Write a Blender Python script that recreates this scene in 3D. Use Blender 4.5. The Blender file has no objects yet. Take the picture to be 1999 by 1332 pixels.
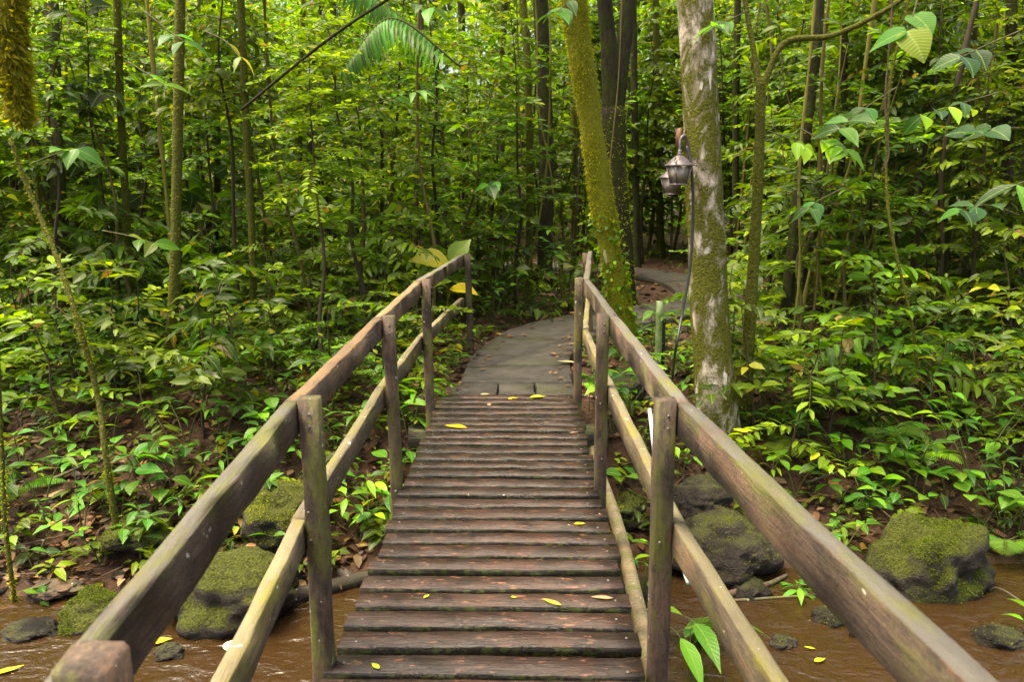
import bpy, math, random
import numpy as np
from mathutils import Vector, Matrix

R = math.radians
scn = bpy.context.scene
COL = scn.collection

# ------------------------------------------------------------------ camera, sky, sun, exposure
CAM = np.array([0.125, 0.0, 1.55])
FPX, PITCH, YAW = 1500.0, R(11.02), R(0.956)
cd = bpy.data.cameras.new('camera'); cam = bpy.data.objects.new('camera', cd); COL.objects.link(cam)
cam.location = CAM; cam.rotation_euler = (R(90) - PITCH, 0, YAW)
cd.sensor_width = 36.0; cd.lens = FPX / 1999.0 * 36.0
cd.clip_start = 0.05; cd.clip_end = 2000
cd.dof.use_dof = True; cd.dof.focus_distance = 5.2; cd.dof.aperture_fstop = 5.6
scn.camera = cam

SUN_ELEV, SUN_AZ = R(72), R(-95)          # azimuth measured from +Y towards +X
w = bpy.data.worlds.new('World'); scn.world = w; w.use_nodes = True
nt = w.node_tree; bg = nt.nodes['Background']
sky = nt.nodes.new('ShaderNodeTexSky'); sky.sky_type = 'NISHITA'; sky.sun_disc = False
sky.sun_elevation = SUN_ELEV; sky.sun_rotation = SUN_AZ
sky.air_density = 1.0; sky.dust_density = 9.0; sky.ozone_density = 1.0
nt.links.new(sky.outputs[0], bg.inputs[0]); bg.inputs[1].default_value = 0.14
sl = bpy.data.lights.new('sun', 'SUN'); sl.energy = 1.3; sl.angle = R(30); sl.color = (1.0, 0.90, 0.70)
sun = bpy.data.objects.new('sun', sl); COL.objects.link(sun)
sd = Vector((math.sin(SUN_AZ) * math.cos(SUN_ELEV), math.cos(SUN_AZ) * math.cos(SUN_ELEV), math.sin(SUN_ELEV)))
sun.rotation_euler = sd.to_track_quat('Z', 'Y').to_euler(); sun.location = (0, 0, 30)
vs = scn.view_settings
vs.view_transform = 'Standard'; vs.look = 'None'; vs.gamma = 1.0; vs.use_curve_mapping = False
vs.exposure = 2.05
vs.use_white_balance = True; vs.white_balance_temperature = 7300; vs.white_balance_tint = 5
scn.cycles.max_bounces = 5; scn.cycles.diffuse_bounces = 2; scn.cycles.transmission_bounces = 4
scn.cycles.use_adaptive_sampling = True; scn.cycles.adaptive_threshold = 0.02
scn.cycles.glossy_bounces = 2; scn.cycles.transparent_max_bounces = 8
scn.cycles.caustics_reflective = False; scn.cycles.caustics_refractive = False
scn.cycles.use_denoising = True

# ------------------------------------------------------------------ pixel geometry (a pixel gives a direction only)
_cp, _sp, _cy, _sy = math.cos(PITCH), math.sin(PITCH), math.cos(YAW), math.sin(YAW)
FWD = np.array([-_sy * _cp, _cy * _cp, -_sp]); RGT = np.array([_cy, _sy, 0.0]); UPV = np.cross(RGT, FWD)
def ray(px, py):
    d = FWD * FPX + RGT * (px - 999.5) - UPV * (py - 666.0)
    return d / np.linalg.norm(d)
def on_z(px, py, z):
    d = ray(px, py); return CAM + d * ((z - CAM[2]) / d[2])
def on_y(px, py, y):
    d = ray(px, py); return CAM + d * ((y - CAM[1]) / d[1])
def proj(p):
    v = np.asarray(p, float) - CAM; c = v @ FWD
    return 999.5 + FPX * (v @ RGT) / c, 666.0 - FPX * (v @ UPV) / c

# ------------------------------------------------------------------ terrain function
PATH_PTS = np.array([[0.06, 5.3], [0.06, 6.4], [0.12, 7.4], [0.42, 8.4], [1.02, 9.25], [1.85, 9.95], [2.6, 10.8],
                     [2.98, 12.0], [2.95, 13.4], [2.45, 14.7], [1.55, 15.7], [0.3, 16.3], [-1.3, 16.7], [-3.4, 17.1], [-6.0, 17.8], [-9.0, 19.5]])
def catmull(P, n):
    P = np.asarray(P, float); out = []
    Q = np.vstack([2 * P[0] - P[1], P, 2 * P[-1] - P[-2]])
    for i in range(1, len(Q) - 2):
        p0, p1, p2, p3 = Q[i - 1], Q[i], Q[i + 1], Q[i + 2]
        for k in range(n):
            t = k / n
            out.append(0.5 * (2 * p1 + (p2 - p0) * t + (2 * p0 - 5 * p1 + 4 * p2 - p3) * t * t + (3 * p1 - p0 - 3 * p2 + p3) * t ** 3))
    out.append(P[-1]); return np.array(out)
PATH = catmull(PATH_PTS, 12)
def path_dist(x, y):
    x = np.atleast_1d(np.asarray(x, float)); y = np.atleast_1d(np.asarray(y, float))
    d = np.full(x.shape, 1e9)
    for p in PATH[::2]:
        d = np.minimum(d, (x - p[0]) ** 2 + (y - p[1]) ** 2)
    return np.sqrt(d)
def sstep(t):
    t = np.clip(t, 0, 1); return t * t * (3 - 2 * t)
def wob(x, y):
    return (np.sin(1.7 * x + 0.9 * y) * 0.5 + np.sin(2.9 * y - 1.3 * x + 1.1) * 0.35 + np.sin(5.3 * x + 3.1 * y + 2.0) * 0.2
            + np.sin(7.7 * y - 6.1 * x) * 0.13 + np.sin(13.1 * x + 4.0) * np.sin(11.7 * y) * 0.12)
WATER_Z = -0.92
def ground_z(x, y):
    x = np.asarray(x, float); y = np.asarray(y, float)
    edge = 4.13 - 0.40 * sstep((-x - .75) / .7) + 0.14 * np.sin(0.9 * x + 0.6) + 0.08 * np.sin(2.3 * x) + 0.03 * np.clip(-x - 1.2, 0, 6)
    up = sstep((y - edge) / 3.0)
    back = sstep((0.6 - y) / 2.6)
    z = -1.04 + 0.96 * np.maximum(up, back)
    z = z + 0.012 * np.clip(y - 7, 0, 60) + 0.05 * np.clip(np.abs(x) - 14, 0, 30) * sstep((y - 6) / 8) + 0.045 * np.clip(y - 22, 0, 60)
    amp = 0.05 + 0.10 * sstep((np.hypot(x, y - 8) - 10) / 20)
    z = z + amp * wob(x, y) * (0.35 + 0.65 * up)
    d = path_dist(x.ravel(), y.ravel()).reshape(x.shape)
    pz = 0.004 * (y - 6)
    k = sstep((1.5 - d) / 0.95) * sstep((y - 5.35) / 0.5)
    return z * (1 - k) + (pz - 0.085) * k
def gz(x, y):
    return float(ground_z(np.array([x]), np.array([y]))[0])
def on_ground(px, py):
    d = ray(px, py); t = 1.5
    for _ in range(4000):
        p = CAM + d * t
        if p[2] <= gz(p[0], p[1]): break
        t += 0.25
        if t > 60: break
    lo, hi = t - .25, t
    for _ in range(9):
        m = (lo + hi) / 2; p = CAM + d * m
        if p[2] <= gz(p[0], p[1]): hi = m
        else: lo = m
    return CAM + d * hi

# ------------------------------------------------------------------ mesh helpers
class Acc:
    def __init__(s): s.V, s.F, s.C, s.U, s.n = [], [], [], [], 0
    def add(s, V, F, C=(0.1, 0.1, 0.1), U=None):
        V = np.asarray(V, float); F = np.asarray(F, int)
        C = np.asarray(C, float)
        if C.ndim == 1: C = np.tile(C[:3], (len(V), 1))
        s.V.append(V); s.F.append(F + s.n); s.C.append(C); s.U.append(np.zeros((len(V), 2)) if U is None else U); s.n += len(V)
    def mesh(s, name, smooth=True):
        V = np.concatenate(s.V); F = np.concatenate(s.F); C = np.concatenate(s.C); U = np.concatenate(s.U)
        me = bpy.data.meshes.new(name)
        me.vertices.add(len(V)); me.vertices.foreach_set('co', V.astype(np.float32).ravel())
        me.loops.add(len(F) * 3); me.loops.foreach_set('vertex_index', F.astype(np.int32).ravel())
        me.polygons.add(len(F)); me.polygons.foreach_set('loop_start', np.arange(0, len(F) * 3, 3, dtype=np.int32))
        me.polygons.foreach_set('loop_total', np.full(len(F), 3, dtype=np.int32))
        if smooth: me.polygons.foreach_set('use_smooth', np.ones(len(F), dtype=bool))
        a = me.attributes.new('tint', 'FLOAT_COLOR', 'POINT')
        a.data.foreach_set('color', np.hstack([C, np.ones((len(C), 1))]).astype(np.float32).ravel())
        b = me.attributes.new('leaf_uv', 'FLOAT2', 'POINT'); b.data.foreach_set('vector', U.astype(np.float32).ravel())
        me.update(calc_edges=True); me.validate()
        return me

def nrm(v):
    v = np.asarray(v, float); return v / np.maximum(np.linalg.norm(v, axis=-1, keepdims=True), 1e-9)

def _tmpl(ts, ps):
    V = [(ts[0], 0.0, 0.0)]; idx = [[0]]
    for t, p in zip(ts[1:-1], ps[1:-1]):
        idx.append([len(V), len(V) + 1, len(V) + 2]); V += [(t, -1.0, p), (t, 0.0, p), (t, 1.0, p)]
    idx.append([len(V)]); V.append((ts[-1], 0.0, 0.0))
    F = []
    a = idx[1]; F += [(0, a[1], a[0]), (0, a[2], a[1])]
    for r0, r1 in zip(idx[1:-2], idx[2:-1]):
        for i in (0, 1): F += [(r0[i], r0[i + 1], r1[i + 1]), (r0[i], r1[i + 1], r1[i])]
    a = idx[-2]; e = idx[-1][0]; F += [(a[0], a[1], e), (a[1], a[2], e)]
    return np.array(V), np.array(F)
T_HI = _tmpl([0, .1, .26, .45, .66, .85, 1], [0, .45, .88, 1, .74, .3, 0])
T_MID = _tmpl([0, .3, .68, 1], [0, .95, .75, 0])
T_LO = (np.array([(0, 0, 0), (.45, -1, 1), (.45, 1, 1), (1, 0, 0.)]), np.array([(0, 2, 1), (1, 2, 3)]))
T_LONG = _tmpl([0, .2, .5, .8, 1], [0, .9, 1, .7, 0])
T_HEART = _tmpl([0, .02, .2, .45, .72, .9, 1], [0, .55, 1, .98, .6, .25, 0])

def leaves(acc, P, A, N, L, W, C, tm=T_MID, droop=0.25, fold=0.25, wav=0.0, rng=None):
    P = np.atleast_2d(P); n = len(P)
    A = nrm(np.broadcast_to(A, (n, 3))); N = np.broadcast_to(N, (n, 3))
    S = nrm(np.cross(A, N)); N = nrm(np.cross(S, A))
    L = np.broadcast_to(L, (n,)).astype(float); W = np.broadcast_to(W, (n,)).astype(float)
    droop = np.broadcast_to(droop, (n,)); fold = np.broadcast_to(fold, (n,))
    V0, F0 = tm; m = len(V0)
    t = V0[:, 0]; s = V0[:, 1]; p = V0[:, 2]
    hw = W[:, None] * 0.5 * p[None]
    off = fold[:, None] * np.abs(s)[None] * hw - droop[:, None] * L[:, None] * (t ** 2)[None]
    if wav and rng is not None: off = off + rng.normal(0, wav, (n, m)) * W[:, None]
    V = (P[:, None] + A[:, None] * (L[:, None] * t[None] * (1 - 0.35 * droop[:, None] * t[None]))[..., None]
         + S[:, None] * (hw * s[None])[..., None] + N[:, None] * off[..., None])
    F = (F0[None] + (np.arange(n) * m)[:, None, None]).reshape(-1, 3)
    C = np.asarray(C, float)
    if C.ndim == 1: C = np.tile(C, (n, 1))
    CC = np.repeat(C, m, axis=0)
    U = np.tile(np.stack([s * p, t], 1), (n, 1))
    acc.add(V.reshape(-1, 3), F, CC, U)

def tube(acc, pts, rad, sides=6, C=(0.1, 0.1, 0.1), rough=0.0, rng=None, cap=True):
    P = np.asarray(pts, float); n = len(P)
    rad = np.broadcast_to(rad, (n,)).astype(float)
    T = np.gradient(P, axis=0); T = nrm(T)
    ref = np.array([0, 0, 1.0]) if abs(T[0][2]) < 0.9 else np.array([1.0, 0, 0])
    X = np.zeros((n, 3)); x = nrm(np.cross(T[0], ref))
    for i in range(n):
        x = nrm(x - T[i] * (x @ T[i])); X[i] = x
    Y = np.cross(T, X)
    a = np.arange(sides) / sides * 2 * np.pi
    rr = rad[:, None] * np.ones(sides)[None]
    if rough and rng is not None: rr = rr * (1 + rng.normal(0, rough, (n, sides)))
    V = P[:, None] + rr[..., None] * (np.cos(a)[None, :, None] * X[:, None] + np.sin(a)[None, :, None] * Y[:, None])
    V = V.reshape(-1, 3); F = []
    i = np.arange(n - 1)[:, None]; j = np.arange(sides)[None]; j2 = (j + 1) % sides
    a0 = i * sides + j; a1 = i * sides + j2; b0 = a0 + sides; b1 = a1 + sides
    F = np.concatenate([np.stack([a0, a1, b1], -1).reshape(-1, 3), np.stack([a0, b1, b0], -1).reshape(-1, 3)])
    if cap:
        V = np.vstack([V, P[0], P[-1]]); c0, c1 = n * sides, n * sides + 1
        jj = np.arange(sides)
        F = np.concatenate([F, np.stack([np.full(sides, c0), (jj + 1) % sides, jj], -1),
                            np.stack([np.full(sides, c1), (n - 1) * sides + jj, (n - 1) * sides + (jj + 1) % sides], -1)])
    acc.add(V, F, C)
    return P, rad, T, X, Y

def board(acc, L, wd, th, n=10, ch=0.006, jit=0.002, seed=0, C=(0.1, 0.1, 0.1), bow=0.0):
    """a sawn board along local X from 0 to L, wd across Y, th in Z, with worn chamfered edges"""
    rng = np.random.default_rng(seed)
    y, z = wd / 2, th / 2
    prof = np.array([(-y + ch, -z), (y - ch, -z), (y, -z + ch), (y, z - ch), (y - ch, z), (-y + ch, z), (-y, z - ch), (-y, -z + ch)])
    xs = np.linspace(0, L, n); V = []
    w1 = np.cumsum(rng.normal(0, jit * .5, (n, 2)), 0); w1 -= np.linspace(0, 1, n)[:, None] * w1[-1]
    for i, x in enumerate(xs):
        q = prof + rng.normal(0, jit, prof.shape) * np.array([.6, .6]) + w1[i]
        q[:, 1] += bow * 4 * (x / L) * (1 - x / L)
        V.append(np.column_stack([np.full(8, x), q]))
    V = np.vstack(V)
    V[:8, 0] += rng.normal(0, jit, 8); V[-8:, 0] += rng.normal(0, jit, 8)
    i = np.arange(n - 1)[:, None]; j = np.arange(8)[None]; j2 = (j + 1) % 8
    a0 = i * 8 + j; a1 = i * 8 + j2; b0 = a0 + 8; b1 = a1 + 8
    F = np.concatenate([np.stack([a0, b1, a1], -1).reshape(-1, 3), np.stack([a0, b0, b1], -1).reshape(-1, 3)])
    k = np.arange(1, 7)
    F = np.concatenate([F, np.stack([np.zeros(6, int), k, k + 1], -1), (n - 1) * 8 + np.stack([np.zeros(6, int), k + 1, k], -1)])
    acc.add(V, F, C)

def box(acc, lo, hi, C=(0.1, 0.1, 0.1), M=None):
    x0, y0, z0 = lo; x1, y1, z1 = hi
    V = np.array([(x0, y0, z0), (x1, y0, z0), (x1, y1, z0), (x0, y1, z0), (x0, y0, z1), (x1, y0, z1), (x1, y1, z1), (x0, y1, z1)], float)
    if M is not None: V = V @ np.asarray(M)[:3, :3].T + np.asarray(M)[:3, 3]
    F = [(0, 2, 1), (0, 3, 2), (4, 5, 6), (4, 6, 7), (0, 1, 5), (0, 5, 4), (1, 2, 6), (1, 6, 5), (2, 3, 7), (2, 7, 6), (3, 0, 4), (3, 4, 7)]
    acc.add(V, F, C)

def link(name, me, mat, parent=None, loc=None, rot=None, scale=None):
    o = bpy.data.objects.new(name, me); COL.objects.link(o)
    if mat is not None and len(me.materials) == 0: me.materials.append(mat)
    if parent is not None: o.parent = parent
    if loc is not None: o.location = loc
    if rot is not None: o.rotation_euler = rot
    if scale is not None: o.scale = scale
    return o
def tag(o, label, cat, group=None):
    o['label'] = label; o['category'] = cat
    if group: o['group'] = group
    return o
def thing(name, label, cat, loc=(0, 0, 0), rotz=0.0, group=None):
    o = bpy.data.objects.new(name, None); COL.objects.link(o); o.empty_display_size = 0.1
    o.location = loc; o.rotation_euler = (0, 0, rotz)
    return tag(o, label, cat, group)
def structure(o): o['kind'] = 'structure'; return o
def stuff(o): o['kind'] = 'stuff'; return o
def copy_thing(root, loc, rotz=0.0, scale=1.0):
    c = root.copy(); COL.objects.link(c); c.location = loc; c.rotation_euler = (0, 0, rotz); c.scale = (scale,) * 3
    for ch in root.children:
        k = ch.copy(); COL.objects.link(k); k.parent = c
        for g in ch.children:
            q = g.copy(); COL.objects.link(q); q.parent = k
    return c
def orient(o, origin, xaxis, zaxis):
    x = nrm(xaxis); y = nrm(np.cross(zaxis, x)); z = np.cross(x, y)
    o.matrix_world = Matrix(((x[0], y[0], z[0], origin[0]), (x[1], y[1], z[1], origin[1]), (x[2], y[2], z[2], origin[2]), (0, 0, 0, 1)))
    return o

# ------------------------------------------------------------------ materials
class NT:
    def __init__(s, name):
        s.m = bpy.data.materials.new(name); s.m.use_nodes = True; s.t = s.m.node_tree; s.p = s.t.nodes['Principled BSDF']
    def n(s, typ, **kw):
        nd = s.t.nodes.new(typ)
        for k, v in kw.items():
            if k.startswith('i_'):
                key = k[2:]; key = int(key) if key.isdigit() else key.replace('_', ' ')
                nd.inputs[key].default_value = v
            else: setattr(nd, k, v)
        return nd
    def l(s, a, b): s.t.links.new(a, b)
    def noise(s, vec, scale, detail=4, rough=.55, dist=0.0):
        nd = s.n('ShaderNodeTexNoise'); nd.inputs['Scale'].default_value = scale; nd.inputs['Detail'].default_value = detail
        nd.inputs['Roughness'].default_value = rough; nd.inputs['Distortion'].default_value = dist
        if vec is not None: s.l(vec, nd.inputs['Vector'])
        return nd.outputs['Fac']
    def ramp(s, fac, stops):
        nd = s.n('ShaderNodeValToRGB'); cr = nd.color_ramp
        while len(cr.elements) < len(stops): cr.elements.new(0.5)
        for e, (p, c) in zip(cr.elements, stops):
            e.position = p; e.color = (*c, 1) if not isinstance(c, float) else (c, c, c, 1)
        s.l(fac, nd.inputs[0]); return nd.outputs[0]
    def mix(s, fac, a, b, mode='MIX'):
        nd = s.n('ShaderNodeMix', data_type='RGBA', blend_type=mode)
        for v, i in ((fac, 0), (a, 6), (b, 7)):
            if hasattr(v, 'links') or hasattr(v, 'is_linked'): s.l(v, nd.inputs[i])
            else: nd.inputs[i].default_value = v if i == 0 else (*v, 1)
        return nd.outputs[2]
    def math(s, op, a, b=0.5):
        nd = s.n('ShaderNodeMath', operation=op)
        for v, i in ((a, 0), (b, 1)):
            if hasattr(v, 'is_linked'): s.l(v, nd.inputs[i])
            else: nd.inputs[i].default_value = v
        return nd.outputs[0]
    def coord(s, scale=(1, 1, 1), kind='Object', rnd=True):
        tc = s.n('ShaderNodeTexCoord'); mp = s.n('ShaderNodeMapping'); mp.inputs['Scale'].default_value = scale
        s.l(tc.outputs[kind], mp.inputs['Vector'])
        if rnd:
            oi = s.n('ShaderNodeObjectInfo'); v = s.n('ShaderNodeVectorMath', operation='SCALE'); v.inputs[0].default_value = (37.1, 21.7, 53.3)
            s.l(oi.outputs['Random'], v.inputs['Scale']); s.l(v.outputs[0], mp.inputs['Location'])
        return mp.outputs[0]
    def bump(s, h, strength=.4, dist=.01):
        b = s.n('ShaderNodeBump'); b.inputs['Strength'].default_value = strength; b.inputs['Distance'].default_value = dist
        s.l(h, b.inputs['Height']); s.l(b.outputs[0], s.p.inputs['Normal']); return b
    def up(s):
        g = s.n('ShaderNodeNewGeometry'); x = s.n('ShaderNodeSeparateXYZ'); s.l(g.outputs['Normal'], x.inputs[0]); return x.outputs['Z']

def leaf_material(name, trans=0.38, rough=0.30, veins=True):
    k = NT(name); p = k.p
    at = k.n('ShaderNodeAttribute', attribute_name='tint'); oi = k.n('ShaderNodeObjectInfo')
    hs = k.n('ShaderNodeHueSaturation'); k.l(at.outputs['Color'], hs.inputs['Color'])
    mr = k.n('ShaderNodeMapRange'); mr.inputs[3].default_value = 0.42; mr.inputs[4].default_value = 1.75; k.l(oi.outputs['Random'], mr.inputs[0]); k.l(mr.outputs[0], hs.inputs['Value'])
    mh = k.n('ShaderNodeMapRange'); mh.inputs[3].default_value = 0.485; mh.inputs[4].default_value = 0.53
    k.l(k.math('FRACT', k.math('MULTIPLY', oi.outputs['Random'], 7.31)), mh.inputs[0]); k.l(mh.outputs[0], hs.inputs['Hue'])
    col = hs.outputs[0]
    if veins:
        uv = k.n('ShaderNodeAttribute', attribute_name='leaf_uv'); sx = k.n('ShaderNodeSeparateXYZ'); k.l(uv.outputs['Vector'], sx.inputs[0])
        au = k.math('ABSOLUTE', sx.outputs[0]); 
        mid = k.math('LESS_THAN', au, 0.06)
        ph = k.math('SUBTRACT', sx.outputs[1], k.math('MULTIPLY', au, 0.22))
        sv = k.math('SINE', k.math('MULTIPLY', ph, 34.0))
        ridge = k.math('POWER', k.math('ABSOLUTE', sv), 6.0)
        col2 = k.mix(k.math('MULTIPLY', mid, .45), col, (0.30, 0.42, 0.10))
        col = k.mix(k.math('MULTIPLY', ridge, .12), col2, (0.22, 0.36, 0.07))
        k.bump(ridge, .35, .004)
    ns = k.noise(k.coord((1, 1, 1), 'Object'), 22, 2)
    col = k.mix(k.math('MULTIPLY', ns, .45), col, k.mix(.5, col, (0.02, 0.04, 0.01)))
    k.l(col, p.inputs['Base Color']); p.inputs['Roughness'].default_value = rough; p.inputs['Specular IOR Level'].default_value = 0.26
    tr = k.n('ShaderNodeBsdfTranslucent'); k.l(k.mix(1.0, col, (1.75, 1.8, 0.5), 'MULTIPLY'), tr.inputs[0])
    mx = k.n('ShaderNodeMixShader'); mx.inputs[0].default_value = trans
    out = k.t.nodes['Material Output']; k.l(p.outputs[0], mx.inputs[1]); k.l(tr.outputs[0], mx.inputs[2]); k.l(mx.outputs[0], out.inputs[0])
    return k.m
M_LEAF = leaf_material('leaf')
M_LEAF_FAR = leaf_material('leaf_far', .42, .45, veins=False)

def attr_material(name, rough=.8, nscale=30, bump=.4, spec=.3):
    k = NT(name); at = k.n('ShaderNodeAttribute', attribute_name='tint'); v = k.coord()
    f = k.noise(v, nscale, 4); col = k.mix(f, k.mix(.45, at.outputs['Color'], (0.01, 0.008, 0.004)), at.outputs['Color'])
    k.l(col, k.p.inputs['Base Color']); k.p.inputs['Roughness'].default_value = rough; k.p.inputs['Specular IOR Level'].default_value = spec
    k.bump(f, bump, .01); return k.m
M_TWIG = attr_material('twig_bark', .85, 40, .5)
M_LITTER = attr_material('dead_leaf', .55, 25, .3)
M_MOSSTUFT = leaf_material('moss_tuft', .45, .8, veins=False)

def bark_material(name, c1, c2, moss, moss_amt, patch=None, vscale=(6, 6, 1.6), spots=None):
    k = NT(name); v = k.coord(vscale, 'Object', rnd=True); v2 = k.coord((1, 1, .55), 'Object')
    f = k.noise(v, 3.2, 8, .65); col = k.ramp(f, [(0.32, c1), (0.68, c2)])
    if patch:
        g = k.noise(k.coord((1, 1, .42)), 9.5, 8, .68, .5); col = k.mix(k.ramp(g, [(0.46, 0.0), (0.56, 1.0)]), col, patch)
    m = k.noise(v2, 5.6, 9, .74, .5); md = k.noise(k.coord(), 60, 3)
    mc = k.ramp(md, [(0.3, tuple(x * .45 for x in moss)), (0.62, moss), (0.8, tuple(min(1, x * 1.5) for x in moss))])
    fac = k.ramp(m, [(max(0, .62 - moss_amt * .5), 0.0), (max(.02, .74 - moss_amt * .5), 1.0)])
    col = k.mix(fac, col, mc)
    if spots:
        s_ = k.noise(k.coord((1, 1, .3)), 9, 3, .5); col = k.mix(k.ramp(s_, [(0.665, 0.0), (0.69, 1.0)]), col, spots)
    k.l(col, k.p.inputs['Base Color']); k.p.inputs['Roughness'].default_value = .85; k.p.inputs['Specular IOR Level'].default_value = .2
    h = k.math('ADD', k.math('MULTIPLY', f, .6), k.math('MULTIPLY', k.math('MULTIPLY', fac, md), .9)); k.bump(h, .8, .03)
    return k.m
MOSS = (0.24, 0.245, 0.014)
M_BARK_PALE = bark_material('bark_pale', (0.24, 0.19, 0.13), (0.48, 0.41, 0.32), (0.120, 0.125, 0.012), .46, (0.68, 0.60, 0.50), spots=(0.72, 0.66, 0.58))
M_BARK_MOSSY = bark_material('bark_mossy', (0.10, 0.065, 0.03), (0.24, 0.16, 0.08), MOSS, .80, spots=(0.6, 0.5, 0.38))
M_BARK_DARK = bark_material('bark_dark', (0.012, 0.009, 0.006), (0.052, 0.037, 0.024), (0.045, 0.055, 0.008), .40)
M_BARK_OLIVE = bark_material('bark_olive', (0.05, 0.04, 0.018), (0.13, 0.10, 0.045), (0.105, 0.11, 0.014), .70)

def wood_material(name, base, dark, light, moss, moss_lo, wet=.55, lichen=None, topgrey=None, edge=None, speck=.735):
    k = NT(name)
    g = k.noise(k.coord((2.4, 24, 24)), 4, 9, .68, .6); g2 = k.noise(k.coord((1, 5, 5)), 2.3, 5, .6)
    col = k.ramp(g, [(0.28, dark), (0.5, base), (0.75, light)])
    col = k.mix(k.ramp(g2, [(0.35, 0.55), (0.62, 0.0)]), col, dark)
    st_ = k.noise(k.coord((1, 1.6, 1.6)), 5.2, 7, .7, .6); col = k.mix(k.ramp(st_, [(0.47, 0.0), (0.60, .85)]), col, tuple(x * .8 for x in dark))
    pit = k.noise(k.coord((1, 2.2, 2.2)), 38, 5, .75); col = k.mix(k.ramp(pit, [(0.52, 0.0), (0.66, .7)]), col, tuple(x * .6 for x in dark))
    st2 = k.noise(k.coord((1, 2, 2)), 3.1, 6, .65, .4); col = k.mix(k.ramp(st2, [(0.54, 0.0), (0.66, .55)]), col, (base[0] * 1.5, base[1] * 1.15, base[2] * .95))
    u = k.up()
    if topgrey:
        tg = k.math('MULTIPLY', k.ramp(u, [(0.6, 0.0), (0.9, 1.0)]), k.ramp(k.noise(k.coord((1, 4, 4)), 5, 5), [(0.3, 0.35), (0.6, 1.0)]))
        col = k.mix(tg, col, topgrey)
    m = k.noise(k.coord((1.3, 4, 4)), 2.6, 7, .7); fine = k.noise(k.coord(), 90, 3)
    mf = k.ramp(k.math('ADD', m, k.math('MULTIPLY', fine, .12)), [(moss_lo, 0.0), (moss_lo + .14, 1.0)])
    col = k.mix(mf, col, moss)
    if lichen:
        lf = k.ramp(k.noise(k.coord((2, 6, 6)), 7, 5, .7), [(0.60, 0.0), (0.66, 1.0)]); lf = k.math('MULTIPLY', lf, k.ramp(u, [(0.3, 0.25), (0.8, 1.0)]))
        col = k.mix(lf, col, lichen)
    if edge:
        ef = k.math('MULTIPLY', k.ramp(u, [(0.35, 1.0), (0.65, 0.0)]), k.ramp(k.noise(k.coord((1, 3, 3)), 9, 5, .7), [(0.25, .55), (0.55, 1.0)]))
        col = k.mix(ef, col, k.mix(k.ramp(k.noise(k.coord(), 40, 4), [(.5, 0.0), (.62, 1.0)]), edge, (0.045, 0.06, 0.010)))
    sp = k.ramp(k.noise(k.coord(), 34, 2, .4), [(speck, 0.0), (speck + .015, 1.0)]); col = k.mix(sp, col, (0.55, 0.52, 0.42))
    oi = k.n('ShaderNodeObjectInfo'); hv = k.n('ShaderNodeHueSaturation'); mr = k.n('ShaderNodeMapRange'); mr.inputs[3].default_value = .72; mr.inputs[4].default_value = 1.32
    k.l(oi.outputs['Random'], mr.inputs[0]); k.l(mr.outputs[0], hv.inputs['Value']); k.l(col, hv.inputs['Color']); col = hv.outputs[0]
    k.l(col, k.p.inputs['Base Color'])
    k.l(k.ramp(g2, [(0.3, wet), (0.7, min(1, wet + .22))]), k.p.inputs['Roughness'])
    k.p.inputs['Specular IOR Level'].default_value = .45
    k.bump(k.math('ADD', g, k.math('MULTIPLY', fine, .35)), .7, .010)
    return k.m
M_RAIL = wood_material('rail_wood', (0.120, 0.076, 0.047), (0.036, 0.024, 0.017), (0.22, 0.148, 0.092), (0.105, 0.105, 0.022), .565, .6, topgrey=(0.105, 0.100, 0.084))
M_RAIL_ORANGE = wood_material('rail_wood_lichen', (0.155, 0.105, 0.068), (0.048, 0.032, 0.023), (0.28, 0.20, 0.13), (0.12, 0.11, 0.022), .64, .6, lichen=(0.42, 0.19, 0.03), topgrey=(0.22, 0.13, 0.055))
M_RAIL_LOW = wood_material('rail_wood_mossy', (0.125, 0.092, 0.053), (0.046, 0.034, 0.02), (0.21, 0.158, 0.095), (0.145, 0.13, 0.026), .54, .65, topgrey=(0.150, 0.130, 0.070))
M_POST = wood_material('post_wood', (0.118, 0.077, 0.049), (0.032, 0.022, 0.016), (0.21, 0.142, 0.092), (0.11, 0.115, 0.020), .545, .62)
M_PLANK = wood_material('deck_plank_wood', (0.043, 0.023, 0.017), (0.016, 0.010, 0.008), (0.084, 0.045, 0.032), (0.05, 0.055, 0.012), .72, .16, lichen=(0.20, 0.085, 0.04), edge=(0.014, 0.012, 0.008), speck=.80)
M_POLE = wood_material('pole_wood', (0.18, 0.145, 0.085), (0.07, 0.055, 0.030), (0.29, 0.24, 0.14), (0.10, 0.11, 0.02), .55, .6)
M_BEAM = wood_material('beam_wood', (0.035, 0.026, 0.018), (0.012, 0.009, 0.007), (0.07, 0.05, 0.035), (0.05, 0.06, 0.012), .55, .7)
M_LOG = wood_material('fallen_wood', (0.11, 0.073, 0.045), (0.036, 0.025, 0.016), (0.21, 0.145, 0.09), (0.09, 0.10, 0.015), .62, .7)

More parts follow.
